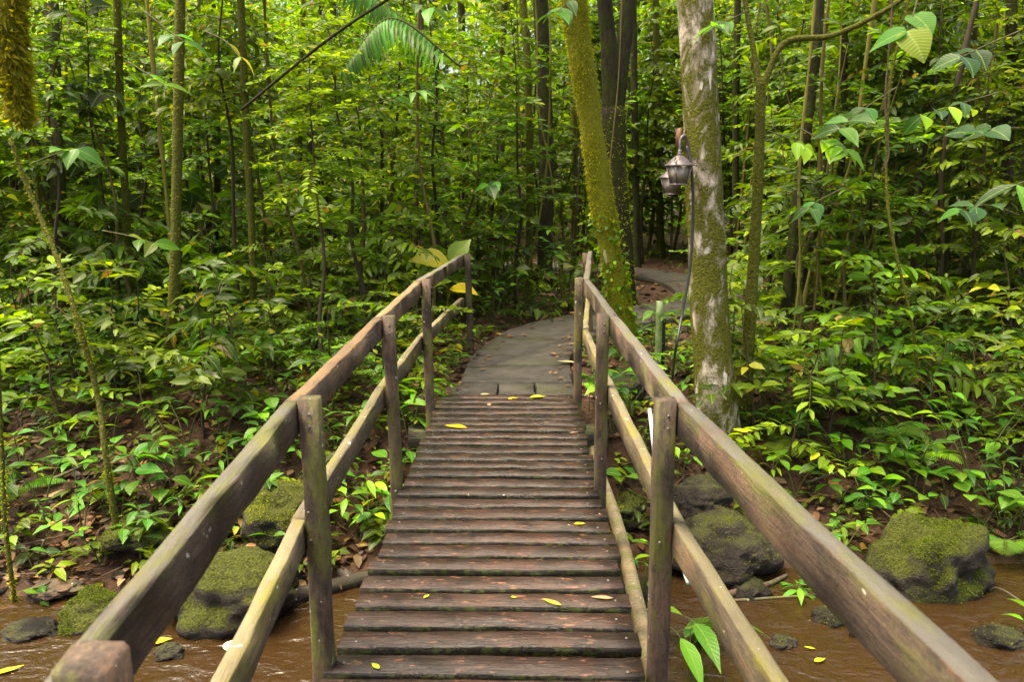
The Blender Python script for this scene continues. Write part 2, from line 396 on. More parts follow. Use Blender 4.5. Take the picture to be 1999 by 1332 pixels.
def soil_material():
    k = NT('forest_soil'); v = k.coord((1, 1, 1), 'Object', rnd=False)
    a = k.noise(v, 1.4, 6, .6); b = k.noise(v, 9, 8, .7); c = k.noise(v, 48, 4, .6)
    col = k.ramp(k.math('ADD', k.math('MULTIPLY', a, .4), k.math('MULTIPLY', b, .6)), [(0.3, (0.014, 0.008, 0.005)), (0.52, (0.060, 0.029, 0.015)), (0.72, (0.125, 0.062, 0.032))])
    vo = k.n('ShaderNodeTexVoronoi'); vo.inputs['Scale'].default_value = 19; k.l(v, vo.inputs['Vector'])
    bits = k.ramp(vo.outputs['Distance'], [(0.16, 1.0), (0.3, 0.0)])
    col = k.mix(k.math('MULTIPLY', bits, .5), col, k.mix(k.noise(v, 31, 2), (0.03, 0.016, 0.009), (0.20, 0.11, 0.05)))
    k.l(col, k.p.inputs['Base Color']); k.p.inputs['Roughness'].default_value = .8; k.p.inputs['Specular IOR Level'].default_value = .3
    k.bump(k.math('ADD', b, k.math('MULTIPLY', c, .5)), .9, .05); return k.m
M_SOIL = soil_material()

def concrete_material():
    k = NT('wet_concrete'); v = k.coord((1, 1, 1), 'Object', rnd=True)
    a = k.noise(v, 4.5, 8, .75); b = k.noise(v, 60, 6, .8); vo = k.n('ShaderNodeTexVoronoi'); vo.inputs['Scale'].default_value = 120; k.l(v, vo.inputs['Vector'])
    col = k.ramp(k.math('ADD', k.math('MULTIPLY', a, .65), k.math('MULTIPLY', b, .35)), [(0.32, (0.024, 0.021, 0.019)), (0.52, (0.062, 0.054, 0.047)), (0.7, (0.12, 0.105, 0.09))])
    col = k.mix(k.ramp(k.noise(v, 3.3, 5, .7), [(0.50, 0.0), (0.66, .75)]), col, (0.045, 0.035, 0.02))
    col = k.mix(k.ramp(k.noise(v, 1.3, 7, .7), [(0.52, 0.0), (0.66, .6)]), col, (0.07, 0.075, 0.025))
    k.l(col, k.p.inputs['Base Color']); k.l(k.ramp(a, [(0.35, .30), (0.65, .65)]), k.p.inputs['Roughness'])
    k.bump(k.math('ADD', b, vo.outputs['Distance']), .9, .012); return k.m
M_CONC = concrete_material()

def rock_material(name, moss_amt):
    k = NT(name); v = k.coord()
    a = k.noise(v, 3.0, 8, .65); b = k.noise(v, 26, 6, .7); u = k.up()
    col = k.ramp(a, [(0.3, (0.014, 0.011, 0.009)), (0.6, (0.050, 0.040, 0.030)), (0.8, (0.10, 0.08, 0.062))])
    md = k.noise(v, 70, 4, .7)
    mc = k.ramp(md, [(0.32, (0.014, 0.018, 0.003)), (0.55, (0.085, 0.10, 0.006)), (0.75, (0.16, 0.18, 0.012))])
    f = k.math('ADD', k.math('MULTIPLY', u, .45), k.math('ADD', k.math('MULTIPLY', a, .9), moss_amt - .75))
    f = k.ramp(f, [(0.25, 0.0), (0.5, 1.0)])
    col = k.mix(f, col, mc); k.l(col, k.p.inputs['Base Color'])
    k.l(k.ramp(f, [(0.0, .35), (0.6, .95)]), k.p.inputs['Roughness']); k.p.inputs['Specular IOR Level'].default_value = .35
    k.bump(k.math('ADD', b, k.math('MULTIPLY', md, .8)), 1.0, .05); return k.m
M_ROCK = rock_material('mossy_rock', .50); M_ROCK_DARK = rock_material('dark_rock', .22)

def water_material():
    k = NT('stream_water'); v = k.coord((1, 1.6, 1), 'Object', rnd=False)
    a = k.noise(v, 3.2, 4, .5, 1.2); b = k.noise(v, 14, 3, .5, .6)
    h = k.math('ADD', a, k.math('MULTIPLY', b, .35))
    bp = k.n('ShaderNodeBump'); bp.inputs['Strength'].default_value = .6; bp.inputs['Distance'].default_value = .05; k.l(h, bp.inputs['Height'])
    tr = k.n('ShaderNodeBsdfTransparent'); tr.inputs[0].default_value = (0.42, 0.29, 0.14, 1)
    df = k.n('ShaderNodeBsdfDiffuse'); df.inputs[0].default_value = (0.066, 0.036, 0.013, 1)
    gl = k.n('ShaderNodeBsdfGlossy'); gl.inputs['Roughness'].default_value = .07; k.l(bp.outputs[0], gl.inputs['Normal'])
    fr = k.n('ShaderNodeFresnel'); fr.inputs[0].default_value = 1.48; k.l(bp.outputs[0], fr.inputs['Normal'])
    m1 = k.n('ShaderNodeMixShader'); m1.inputs[0].default_value = .45; k.l(tr.outputs[0], m1.inputs[1]); k.l(df.outputs[0], m1.inputs[2])
    m2 = k.n('ShaderNodeMixShader'); k.l(fr.outputs[0], m2.inputs[0]); k.l(m1.outputs[0], m2.inputs[1]); k.l(gl.outputs[0], m2.inputs[2])
    k.l(m2.outputs[0], k.t.nodes['Material Output'].inputs[0]); return k.m
M_WATER = water_material()

def plain(name, c, rough=.5, metal=0.0, nscale=20, var=.5, trans=0.0):
    k = NT(name); f = k.noise(k.coord(), nscale, 5, .65)
    k.l(k.ramp(f, [(0.3, tuple(x * (1 - var) for x in c)), (0.7, tuple(min(1, x * (1 + var * .4)) for x in c))]), k.p.inputs['Base Color'])
    k.p.inputs['Roughness'].default_value = rough; k.p.inputs['Metallic'].default_value = metal; k.p.inputs['Transmission Weight'].default_value = trans
    k.bump(f, .2, .004); return k.m
M_IRON = plain('lantern_metal', (0.20, 0.165, 0.16), .45, .35)
M_IRON_DARK = plain('scroll_iron', (0.05, 0.042, 0.036), .55, .4)
M_GLASS = plain('frosted_glass', (0.36, 0.31, 0.25), .35, 0, 55, .35)
M_CABLE = plain('black_cable', (0.03, 0.03, 0.036), .4)
M_BRACKET = plain('red_bracket', (0.20, 0.085, 0.04), .6)
M_PIPE = plain('white_pipe', (0.70, 0.73, 0.76), .35, 0, 12, .25)
M_GREENPOST = plain('green_post_paint', (0.17, 0.24, 0.085), .55, 0, 18, .45)
M_NAIL = plain('nail_steel', (0.22, 0.20, 0.19), .4, .6)

# ------------------------------------------------------------------ the setting: ground, stream, path
def graded(lo, hi, step, far, growth=1.18):
    c = list(np.arange(lo, hi + 1e-6, step)); s = step; v = c[-1]
    up = []
    while v < far: s *= growth; v += s; up.append(v)
    s = step; v = c[0]; dn = []
    while v > -far: s *= growth; v -= s; dn.append(v)
    return np.array(dn[::-1] + c + up)
gx = graded(-7, 8, 0.09, 500); gy = graded(-1, 18, 0.09, 500)
GX, GY = np.meshgrid(gx, gy); GZ = ground_z(GX, GY)
a = Acc(); nx = len(gx); ii = (np.arange(len(gy) - 1)[:, None] * nx + np.arange(nx - 1)[None])
F = np.concatenate([np.stack([ii, ii + 1, ii + nx + 1], -1).reshape(-1, 3), np.stack([ii, ii + nx + 1, ii + nx], -1).reshape(-1, 3)])
a.add(np.column_stack([GX.ravel(), GY.ravel(), GZ.ravel()]), F)
structure(link('ground', a.mesh('ground'), M_SOIL))

a = Acc(); box(a, (-40, -6, WATER_Z - 0.004), (40, 6.0, WATER_Z)); V = a.V[0]
a = Acc(); a.add([(-40, -6, WATER_Z), (40, -6, WATER_Z), (40, 6, WATER_Z), (-40, 6, WATER_Z)], [(0, 1, 2), (0, 2, 3)])
structure(link('stream_water', a.mesh('stream_water'), M_WATER))

# path of cast slabs
path_root = bpy.data.objects.new('path', None); COL.objects.link(path_root); structure(path_root)
seg = np.diff(PATH, axis=0); sl_ = np.concatenate([[0], np.cumsum(np.hypot(seg[:, 0], seg[:, 1]))])
def path_at(s):
    x = np.interp(s, sl_, PATH[:, 0]); y = np.interp(s, sl_, PATH[:, 1])
    x2 = np.interp(s + .05, sl_, PATH[:, 0]); y2 = np.interp(s + .05, sl_, PATH[:, 1])
    t = nrm(np.array([x2 - x, y2 - y])); return np.array([x, y]), np.array([t[1], -t[0]])   # point, right-hand normal
def slab(poly, z, th=0.07, seed=0):
    """poly: ring of (x, y), counter-clockwise"""
    rng = np.random.default_rng(seed); P = np.asarray(poly); c = P.mean(0); n = len(P)
    top = c + (P - c) * 0.985; tz = z + rng.normal(0, .004)
    V = np.vstack([np.column_stack([P, np.full(n, tz - th)]), np.column_stack([P, np.full(n, tz - .012)]), np.column_stack([top, np.full(n, tz)]), [[*c, tz + .001]]])
    F = []
    for r in (0, 1):
        for i in range(n):
            j = (i + 1) % n; q = r * n
            F += [(q + i, q + j, q + n + j), (q + i, q + n + j, q + n + i)]
    for i in range(n): F.append((2 * n + i, 2 * n + (i + 1) % n, 3 * n))
    a = Acc(); a.add(V, F); return link('slab', a.mesh('slab', smooth=False), M_CONC, path_root)
def strip(s0, s1, u0, u1, z, seed, wl=.47, k0=0.0, k1=0.0, d0=0.0, d1=0.0):
    rng = np.random.default_rng(seed); m = max(2, int((s1 - s0) / .18) + 1)
    L_, R_ = [], []
    for i in range(m + 1):
        f = i / m
        pl, nl = path_at(s0 + k0 * (u0 - .5) + (s1 - s0 + (k1 - k0) * (u0 - .5)) * f)
        pr, nr = path_at(s0 + k0 * (u1 - .5) + (s1 - s0 + (k1 - k0) * (u1 - .5)) * f)
        L_.append(pl + nl * (((u0 + d0 * (f - .5)) * 2 - 1) * wl + rng.normal(0, .006))); R_.append(pr + nr * (((u1 + d1 * (f - .5)) * 2 - 1) * wl + rng.normal(0, .006)))
    slab(R_ + L_[::-1], z, seed=seed)
S0 = 5.79 - 5.3
z_at = lambda s: 0.004 * (path_at(s)[0][1] - 6) + 0.004
g_ = .024
for k_, (u0, u1) in enumerate(((0, .34), (.355, .655), (.67, 1))): strip(S0, S0 + .36, u0, u1, z_at(S0), 10 + k_)
cuts = [S0 + .385, S0 + 1.0, S0 + 2.35, S0 + 3.7, S0 + 4.9, S0 + 6.1, S0 + 7.3, S0 + 8.6, S0 + 9.9, S0 + 11.3, S0 + 12.7, S0 + 14.2, S0 + 15.6, S0 + 17, S0 + 18.5]
for i, (c0, c1) in enumerate(zip(cuts[:-1], cuts[1:])):
    kk = [0, .1, -.12, .15, .05, -.1][i % 6]; k2 = [0, .1, -.12, .15, .05, -.1][(i + 1) % 6]
    if i == 1:   # cracked along its length
        strip(c0, c1 - g_, 0, .58, z_at(c0), 30 + i, k0=kk, k1=k2, d1=.6); strip(c0 + .02, c1 - g_, .59, 1, z_at(c0) + .003, 60 + i, k0=kk, k1=k2, d0=.6)
    else: strip(c0, c1 - g_ * 1.5, 0, 1, z_at(c0), 30 + i, wl=.5 if i > 1 else .46, k0=kk, k1=k2)

# ------------------------------------------------------------------ footbridge
bridge = thing('footbridge', 'wooden footbridge with wet plank deck and weathered two-rail handrails over the stream', 'footbridge')
DW = 1.05
PITCHP = 0.1365; y_end = 5.77; plank_meshes = []
for i in range(6):
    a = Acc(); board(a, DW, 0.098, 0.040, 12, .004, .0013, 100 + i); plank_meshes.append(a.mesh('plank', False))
a = Acc(); tube(a, [(0, 0, 0), (0, 0, .003), (0, 0, .004)], [.005, .005, .003], 7); nail_me = a.mesh('nail')
rng = np.random.default_rng(5)
for i in range(38):
    y = y_end - .052 - i * PITCHP + rng.normal(0, .004)
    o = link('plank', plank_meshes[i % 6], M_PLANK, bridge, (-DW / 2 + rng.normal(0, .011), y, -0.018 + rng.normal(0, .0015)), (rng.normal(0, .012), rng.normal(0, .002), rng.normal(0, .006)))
    o.scale = (1, 1 + rng.normal(0, .03), 1)
    if y > 1.9:
        for sx in (.055, DW - .055):
            link('nail', nail_me, M_NAIL, o, (sx + rng.normal(0, .006), rng.normal(0, .012), .0185))
for x in (-.43, .43):
    a = Acc(); board(a, 7.2, .10, .16, 16, .01, .004, 7); b = link('stringer', a.mesh('stringer'), M_BEAM, bridge)
    orient(b, (x, -1.0, -.12), (0, 1, 0), (0, 0, 1))
a = Acc(); board(a, 1.5, .16, .14, 8, .02, .01, 8); b = link('sill_beam', a.mesh('sill_beam'), M_BEAM, bridge); orient(b, (-.75, 5.62, -.28), (1, 0, 0), (0, 0, 1))

def post(top, bot_xy, zbot, wd, seed, pal=M_POST):
    """a square post whose top stands at TOP, running down past the deck to ZBOT"""
    b = np.array([bot_xy[0], bot_xy[1], 0.0]); t = np.asarray(top); d = nrm(t - b); L = (t[2] - zbot) / d[2]
    a = Acc(); board(a, L, wd, wd * .95, 9, .007, .0025, seed); o = link('post', a.mesh('post', False), pal, bridge)
    orient(o, t - d * L, d, (0.02, -1, 0))
    for dx in (.045, .085, .46): link('nail', nail_me, M_NAIL, o, (L - dx, (dx * 37 % .02) - .01, wd * .4745))
    return t
H = 0.93
def post_px(tx, ty, bx, by, wd, seed, zbot=-.55, z_at_b=0.0):
    b = on_z(bx, by, z_at_b); t = on_y(tx, ty, b[1] + .0); return post(t, b[:2], zbot, wd, seed)
pL2 = post_px(604, 777, 631, 1300, .066, 21, -1.0)
pL3 = post_px(759, 617, 774, 955, .060, 22)
pL4 = post_px(832, 545, 840, 800, .062, 23, -.35)
pL5 = post_px(912, 496, 919, 676, .064, 24, -.3)
pR2 = post_px(1299, 780, 1282, 1305, .064, 25, -1.0)
pR3 = post_px(1177, 614, 1172, 955, .060, 26)
pR4 = post_px(1130, 543, 1128, 778, .060, 27, -.35)
pR5 = post_px(1142, 494, 1152, 650, .064, 28, -.3)
pL1 = on_z(232, 1268, H + .0); post(pL1 + np.array([-.03, -.02, -.002]), (pL1[0] - .03, pL1[1] + .02), -1.0, .075, 29)
e_ = on_z(1886, 1325, .92); pR1 = np.array([e_[0] - .033, e_[1], .93]); _d = nrm(pR2 - pR1); pR1 = pR1 - _d * .3; pR1[2] = .93; post(pR1, (pR1[0], pR1[1] + .01), -1.0, .07, 30)

def rail(p0, p1, ht, th, seed, mat, name):
    p0 = np.asarray(p0, float); p1 = np.asarray(p1, float); d = p1 - p0; L = np.linalg.norm(d)
    a = Acc(); board(a, L, ht, th, max(6, int(L / .12)), .0035, .0026, seed); o = link(name, a.mesh(name, False), mat, bridge)
    side = nrm(np.cross(d, (0, 0, 1.0))); orient(o, p0, d, side); return o
RH, RT = .102, .046
def rpt(p, sgn, ztop, pw=.06, ht=RH): return np.array([p[0] + sgn * (pw / 2 + RT / 2 + .003), p[1], ztop - ht / 2])
tops = dict(L=[pL1, pL2, pL3, pL4, pL5], R=[pR1, pR2, pR3, pR4, pR5])
for sgn, key in ((-1, 'L'), (1, 'R')):
    P = tops[key]
    zt = [p[2] - .010 for p in P]
    e0 = rpt(P[0], sgn, zt[0]); e1 = rpt(P[1], sgn, zt[1]); dirn = nrm(e0 - e1)
    pts = [rpt(p, sgn, z) for p, z in zip(P, zt)]
    if key == 'R': pts[4][2] = pts[3][2] + .0
    mats = [M_RAIL, M_RAIL_ORANGE if key == 'L' else M_RAIL, M_RAIL_ORANGE if key == 'L' else M_RAIL, M_RAIL]
    ends = [pts[0] + dirn * .9, pts[1], pts[2], pts[3], pts[4] + nrm(pts[4] - pts[3]) * .03]
    for i in range(4):
        q0 = ends[i] + (nrm(ends[i + 1] - ends[i]) * .0015); rail(q0, ends[i + 1] - nrm(ends[i + 1] - ends[i]) * .0015, RH, RT, 40 + i + 10 * (sgn > 0), mats[i], 'handrail')
    lowz = [.50, .52, .56, .54, .50]
    lp = [np.array([p[0] + sgn * (.03 + RT / 2 + .002), p[1], 0]) for p in P]
    for q, z, p in zip(lp, lowz, P): q[2] = z - .05
    lends = [lp[0] + nrm(lp[0] - lp[1]) * .9, lp[1], lp[2], lp[3], lp[4]]
    for i in range(4):
        dd = nrm(lends[i + 1] - lends[i]); rail(lends[i] + dd * .0015, lends[i + 1] - dd * .0015, .10, .042, 60 + i + 10 * (sgn > 0), M_RAIL_LOW, 'lower_rail')
# ------------------------------------------------------------------ rocks
import bmesh
from mathutils import noise as mnoise
def rock_mesh(name, size, seed, sub=5, rough=.36, flat=.42):
    bm = bmesh.new(); bmesh.ops.create_icosphere(bm, subdivisions=sub, radius=1.0); o = Vector((seed * 3.7, seed * 1.3, seed * 7.1))
    for v in bm.verts:
        d = v.co.normalized()
        r = 1 + rough * (mnoise.noise(d * 1.1 + o) + .5 * mnoise.noise(d * 2.3 + o) + .22 * mnoise.noise(d * 5 + o) + .10 * mnoise.noise(d * 12 + o) + .06 * mnoise.noise(d * 27 + o))
        cell = mnoise.voronoi(d * 1.3 + o)[0][0]
        r *= 1 - flat * .5 * cell
        v.co = Vector((d.x * r * size[0], d.y * r * size[1], d.z * r * size[2]))
    V = np.array([v.co[:] for v in bm.verts]); F = np.array([[v.index for v in f.verts] for f in bm.faces]); bm.free()
    a = Acc(); a.add(V, F); return a.mesh(name), V, F
def moss_on(V, F, n, seed, zmin=.15, length=(.006, .017), cols=((.12, .135, .010), (.19, .20, .015), (.075, .09, .008))):
    rng = np.random.default_rng(seed); tri = V[F]; N = np.cross(tri[:, 1] - tri[:, 0], tri[:, 2] - tri[:, 0]); ar = np.linalg.norm(N, axis=1); N = nrm(N)
    nz = np.array([mnoise.noise(Vector(q * 5.0) + Vector((seed, 0, 0))) for q in tri.mean(1)]); wgt = ar * (N[:, 2] > zmin) * (nz > -.12); wgt = wgt / wgt.sum(); k = rng.choice(len(F), n, p=wgt); b = rng.dirichlet((1, 1, 1), n)
    P = (tri[k] * b[..., None]).sum(1); A = nrm(N[k] + rng.normal(0, .6, (n, 3))); Nn = rng.normal(0, 1, (n, 3))
    a = Acc(); L = rng.uniform(*length, n); leaves(a, P, A, Nn, L, L * .42, np.array(cols)[rng.integers(0, len(cols), n)] * rng.uniform(.7, 1.3, (n, 1)), T_LO, .3, .2)
    return a.mesh('moss')
def rock(px, py, y, size, seed, label, mat=None, mossn=0, rotz=0, dz=0.0):
    p = on_y(px, py, y); z = max(gz(p[0], p[1]), WATER_Z - .05)
    me, V, F = rock_mesh('stone', size, seed)
    t = thing('boulder', label, 'boulder', (p[0], p[1], z + dz))
    link('stone', me, mat or M_ROCK, t)
    if mossn: stuff(link('moss', moss_on(V, F, mossn, seed), M_MOSSTUFT, t))
    return t
rock(1818, 1110, 4.6, (.38, .33, .36), 3, 'large rounded boulder coated in bright green moss at the water edge, far right', None, 9000, dz=.14)
rock(1405, 1075, 4.8, (.42, .34, .28), 5, 'dark wet boulder with thin moss beside the bridge, under a smaller flat rock', M_ROCK_DARK, 1500, dz=.14)
rock(1362, 985, 5.1, (.25, .22, .16), 8, 'small flat brown rock perched above the dark wet boulder right of the bridge', M_ROCK_DARK, 500, dz=.26)
rock(1462, 1142, 4.45, (.14, .12, .10), 11, 'fist-sized dark stone at the waterline below the dark wet boulder', M_ROCK_DARK, 300, dz=.04)
rock(1402, 1150, 4.35, (.10, .09, .07), 12, 'smallest dark stone at the waterline nearest the right handrail post', M_ROCK_DARK, 150, dz=.03)
rock(1228, 990, 5.3, (.15, .2, .12), 14, 'low mossy stone under the right side of the bridge beside the round pole', None, 700, dz=.06)
rock(1215, 1080, 4.5, (.2, .2, .14), 15, 'shadowed mossy stone under the deck edge near the stream, right side', M_ROCK_DARK, 600, dz=.02)
rock(455, 1135, 4.2, (.46, .34, .30), 17, 'dark undercut boulder with mossy top, behind the left handrail at the stream', M_ROCK, 1200, dz=.12)
rock(545, 1055, 4.8, (.34, .32, .24), 19, 'rounded mossy boulder strewn with rusty dead leaves behind the left handrail', M_ROCK, 3500, dz=.16)
rock(185, 1160, 4.1, (.21, .2, .16), 23, 'low moss-covered stone on the muddy bank at the far left', M_ROCK, 3500, dz=.03)
rock(262, 1068, 4.75, (.25, .22, .12), 25, 'flat mossy stone on the left bank, behind the low moss-covered stone', M_ROCK, 1800, dz=.06)
rock(110, 1150, 4.35, (.17, .12, .05), 27, 'flat pale stone lying on mud at the far left', M_LOG, 0, dz=.04)
rock(1210, 770, 6.4, (.22, .3, .16), 31, 'dark stone beside the path edge just past the right end of the deck', M_ROCK_DARK, 600, dz=.05)
rock(330, 1245, 3.75, (.09, .08, .05), 33, 'small wet stone in shallow water behind the left handrail', M_ROCK_DARK, 0, dz=.05)
rock(455, 1290, 3.5, (.07, .06, .045), 35, 'small shiny stone breaking the brown water between the left rails', M_ROCK_DARK, 0, dz=.05)
rock(60, 1215, 3.95, (.2, .13, .06), 37, 'flat muddy rock at the water edge in the lower left corner', M_ROCK_DARK, 0, dz=.04)

rock(1530, 1240, 3.9, (.08, .07, .05), 43, 'small wet stone in the stream between the two right rails', M_ROCK_DARK, 0, dz=.05)
rock(1950, 1240, 3.95, (.15, .12, .07), 45, 'low wet stone in the stream at the right edge, below the large mossy boulder', M_ROCK_DARK, 200, dz=.05)
rock(1620, 1215, 4.15, (.12, .10, .07), 47, 'small stone at the far waterline left of the large mossy boulder', M_ROCK_DARK, 200, dz=.05)
# ------------------------------------------------------------------ trunks, moss, crowns
def spline3(P, n=10): return catmull(np.asarray(P, float), n)
def trunk_mesh(name, pts, rad, sides, seed, flare=0.0, knob=.04):
    P = np.asarray(pts); rng = np.random.default_rng(seed); a = Acc()
    rr = np.asarray(rad, float).copy(); s = np.concatenate([[0], np.cumsum(np.linalg.norm(np.diff(P, axis=0), axis=1))])
    if flare: rr = rr * (1 + flare * np.exp(-s / .28))
    P_, r_, T, X, Y = tube(a, P, rr, sides)
    V = a.V[0]; o = Vector((seed * 1.7, seed * .9, 0))
    n = len(P)
    for i in range(n * sides):
        c = P[i // sides]; d = V[i] - c; q = Vector(V[i] * 2.6) + o
        f = 1 + knob * 2.2 * mnoise.noise(q) + knob * mnoise.noise(q * 3.1)
        if flare:
            ang = (i % sides) / sides * 2 * math.pi; f += flare * .45 * math.exp(-s[i // sides] / .25) * math.sin(3 * ang + seed)
        V[i] = c + d * f
    return a.mesh(name), V, a.F[0]
def moss_tube(V, F, n, seed, length=(.03, .07), zlo=-99, zhi=99, cols=((.34, .34, .012), (.44, .42, .02), (.20, .22, .012), (.42, .34, .02)), down=.5, width=.22):
    rng = np.random.default_rng(seed); tri = V[F]; N = np.cross(tri[:, 1] - tri[:, 0], tri[:, 2] - tri[:, 0]); ar = np.linalg.norm(N, axis=1); N = nrm(N)
    c = tri.mean(1); nz = np.array([mnoise.noise(Vector((q[0] * 7, q[1] * 7, q[2] * 2.6 + seed))) for q in c]); wgt = ar * ((c[:, 2] > zlo) & (c[:, 2] < zhi)) * np.clip(.75 + nz * 2.2, .04, 1.5); wgt /= wgt.sum(); k = rng.choice(len(F), n, p=wgt); b = rng.dirichlet((1, 1, 1), n)
    P = (tri[k] * b[..., None]).sum(1); A = nrm(N[k] + rng.normal(0, .55, (n, 3)) - np.array([0, 0, down])); L = rng.uniform(*length, n)
    a = Acc(); leaves(a, P, A, rng.normal(0, 1, (n, 3)), L, L * width, np.array(cols)[rng.integers(0, len(cols), n)] * rng.uniform(.6, 1.3, (n, 1)), T_LO, .4, .1)
    return a.mesh('moss')

G_DARK = np.array((.013, .028, .003)); G_MID = np.array((.095, .160, .006)); G_LITE = np.array((.24, .36, .008)); G_YEL = np.array((.28, .28, .012))
def greens(rng, n, lo=0.0, hi=1.0, yellow=.05):
    t = rng.beta(.75, 1.6, n) * (hi - lo) + lo
    c = np.where(t[:, None] < .5, G_DARK + (G_MID - G_DARK) * t[:, None] * 2, G_MID + (G_LITE - G_MID) * (t[:, None] * 2 - 1))
    y = rng.random(n) < yellow; c[y] = G_YEL * rng.uniform(.8, 1.4, (y.sum(), 1)); y = rng.random(n) < .018; c[y] = np.array((.16, .085, .03)) * rng.uniform(.6, 1.4, (y.sum(), 1)); return c * rng.uniform(.8, 1.2, (n, 1))

def leaf_cloud(acc, rng, centers, rad, per, ll, tm=T_LO, lo=0., hi=1., flat=.45, yellow=.06):
    n = len(centers) * per; c = np.repeat(centers, per, axis=0)
    d = nrm(rng.normal(0, 1, (n, 3))) * (rng.random((n, 1)) ** .4) * np.repeat(np.broadcast_to(rad, (len(centers),)), per)[:, None]; d[:, 2] *= flat
    P = c + d; A = nrm(np.column_stack([d[:, :2] + rng.normal(0, .25, (n, 2)), rng.normal(-.18, .3, n)])); N = nrm(np.array([0, 0, 1.]) + rng.normal(0, .35, (n, 3)))
    L = rng.uniform(*ll, n); base = np.repeat(rng.uniform(lo, hi, len(centers)), per)
    t = np.clip(base + rng.normal(0, .2, n), 0, 1)[:, None]
    C = np.where(t < .5, G_DARK + (G_MID - G_DARK) * t * 2, G_MID + (G_LITE - G_MID) * (t * 2 - 1)); y = rng.random(n) < yellow; C[y] = G_YEL
    leaves(acc, P, A, N, L, L * rng.uniform(.36, .55, n), C, tm, rng.uniform(.1, .45, n), .25)
crown_meshes = []
for s in range(3):
    rng = np.random.default_rng(500 + s); a = Acc()
    c = nrm(rng.normal(0, 1, (30, 3))) * rng.uniform(.5, 1, (30, 1)) * np.array([2.1, 2.1, 1.3]) + np.array([0, 0, 1.2])
    leaf_cloud(a, rng, c, rng.uniform(.4, .75, 30), 24, (.13, .24)); cm = a.mesh('crown')
    b = Acc()
    for q in c[:14]:
        m = q * .5 + np.array([0, 0, .2]); tube(b, spline3([(0, 0, -.3), m, q], 4), np.linspace(.06, .012, 9), 5, (.06, .045, .025))
    crown_meshes.append((cm, b.mesh('branch')))
N_TREE = [0]
def tree(pxpts, rb, rt, mat, label, seed, top_z=8.0, sides=16, flare=.35, moss=0, mosslen=(.03, .07), crown=True, name='rainforest_tree', knob=.04, cscale=1.0, mosscols=None):
    """pxpts: (px, py, Y) from the foot up; the foot is dropped to the ground, the top carried on beyond the frame"""
    W = [on_y(*p) for p in pxpts]; base = W[0].copy(); base[2] = gz(base[0], base[1]) - .12
    if W[1][2] - base[2] > .2: W[0] = base
    else: W = [base] + W[1:]
    e = nrm(W[-1] - W[-2]); ext = []
    if top_z > W[-1][2] + .3: 
        tt = (top_z - W[-1][2]) / max(e[2], .5); ext = [W[-1] + e * tt * .5, W[-1] + e * tt]
    P = spline3(np.array(W + ext), 12) if len(W + ext) > 2 else spline3(np.array([W[0], (W[0] + W[1]) / 2, W[1]]), 12)
    g = np.array([base[0], base[1], base[2] + .12]); s = np.linspace(0, 1, len(P))
    me, V, F = trunk_mesh('trunk', P - g, rb + (rt - rb) * s, sides, seed, flare, knob)
    t = thing(name, label, 'tree', g); link('trunk', me, mat, t)
    if moss:
        kw = dict(cols=mosscols) if mosscols else {}
        stuff(link('moss', moss_tube(V, F, moss, seed, mosslen, zhi=6, **kw), M_MOSSTUFT, t))
    if crown:
        cm, bm_ = crown_meshes[seed % 3]; tip = P[-1] - g
        o = link('crown', cm, M_LEAF_FAR, t, tip, (0, 0, seed * 1.3)); o.scale = (cscale,) * 3; stuff(o)
        link('branch', bm_, M_BARK_OLIVE, t, tip, (0, 0, seed * 1.3)).scale = (cscale,) * 3
    return t, P
lt, LT_P = tree([(1408, 850, 5.95), (1385, 600, 5.95), (1372, 300, 5.95), (1357, 0, 5.95)], .158, .105, M_BARK_PALE, 'stout pale-barked tree with moss patches, carrying the lantern', 2, 8.5, 30, .28, 3500, (.012, .03), mosscols=((.13, .12, .012), (.19, .17, .015), (.08, .085, .008)), knob=.03)
mt, MT_P = tree([(1232, 690, 7.7), (1190, 480, 7.6), (1150, 220, 7.4), (1118, 0, 7.2)], .104, .110, M_BARK_MOSSY, 'leaning tree trunk thickly furred with yellow-green moss beside the path', 4, 8.0, 26, .22, 15000, (.012, .042), knob=.05)
dt, DT_P = tree([(1222, 600, 11.0), (1203, 400, 11.0), (1196, 210, 11.0)], .17, .17, M_BARK_DARK, 'dark tree forking into two stems behind the leaning mossy trunk', 5, 0, 18, .2, 1800, (.02, .05), crown=False)
rng = np.random.default_rng(61); n = 420; zz = rng.random(n) ** 1.6 * 1.4; ci = np.array([np.argmin(np.abs(MT_P[:, 2] - mt.location[2] - z)) for z in zz]); an = rng.uniform(0, 6.28, n)
o_ = np.column_stack([np.cos(an), np.sin(an), np.zeros(n)]); P = MT_P[ci] - np.array(mt.location) + o_ * .125; P[:, 2] = zz; a = Acc(); L = rng.uniform(.035, .075, n)
leaves(a, P, nrm(o_ * .6 + rng.normal(0, .5, (n, 3)) - np.array([0, 0, .3])), o_ + rng.normal(0, .4, (n, 3)), L, L * .62, greens(rng, n, .2, 1, .1), T_MID, .2, .2)
stuff(link('climbing_foliage', a.mesh('climbing_foliage'), M_LEAF, mt))
b0 = DT_P[-1]; g = np.array(dt.location)
for q in ([(1190, 110, 10.95), (1180, 0, 10.9)], [(1214, 110, 11.1), (1228, 0, 11.2)]):
    w_ = [b0 - np.array([0, 0, .3])] + [on_y(*p) for p in q]; e = nrm(w_[-1] - w_[-2]); w_.append(w_[-1] + e * 2.6); P = spline3(w_, 8)
    me, V, F = trunk_mesh('limb', P - g, np.linspace(.135, .08, len(P)), 12, 7); link('limb', me, M_BARK_DARK, dt)
    stuff(link('crown', crown_meshes[0][0], M_LEAF_FAR, dt, P[-1] - g))
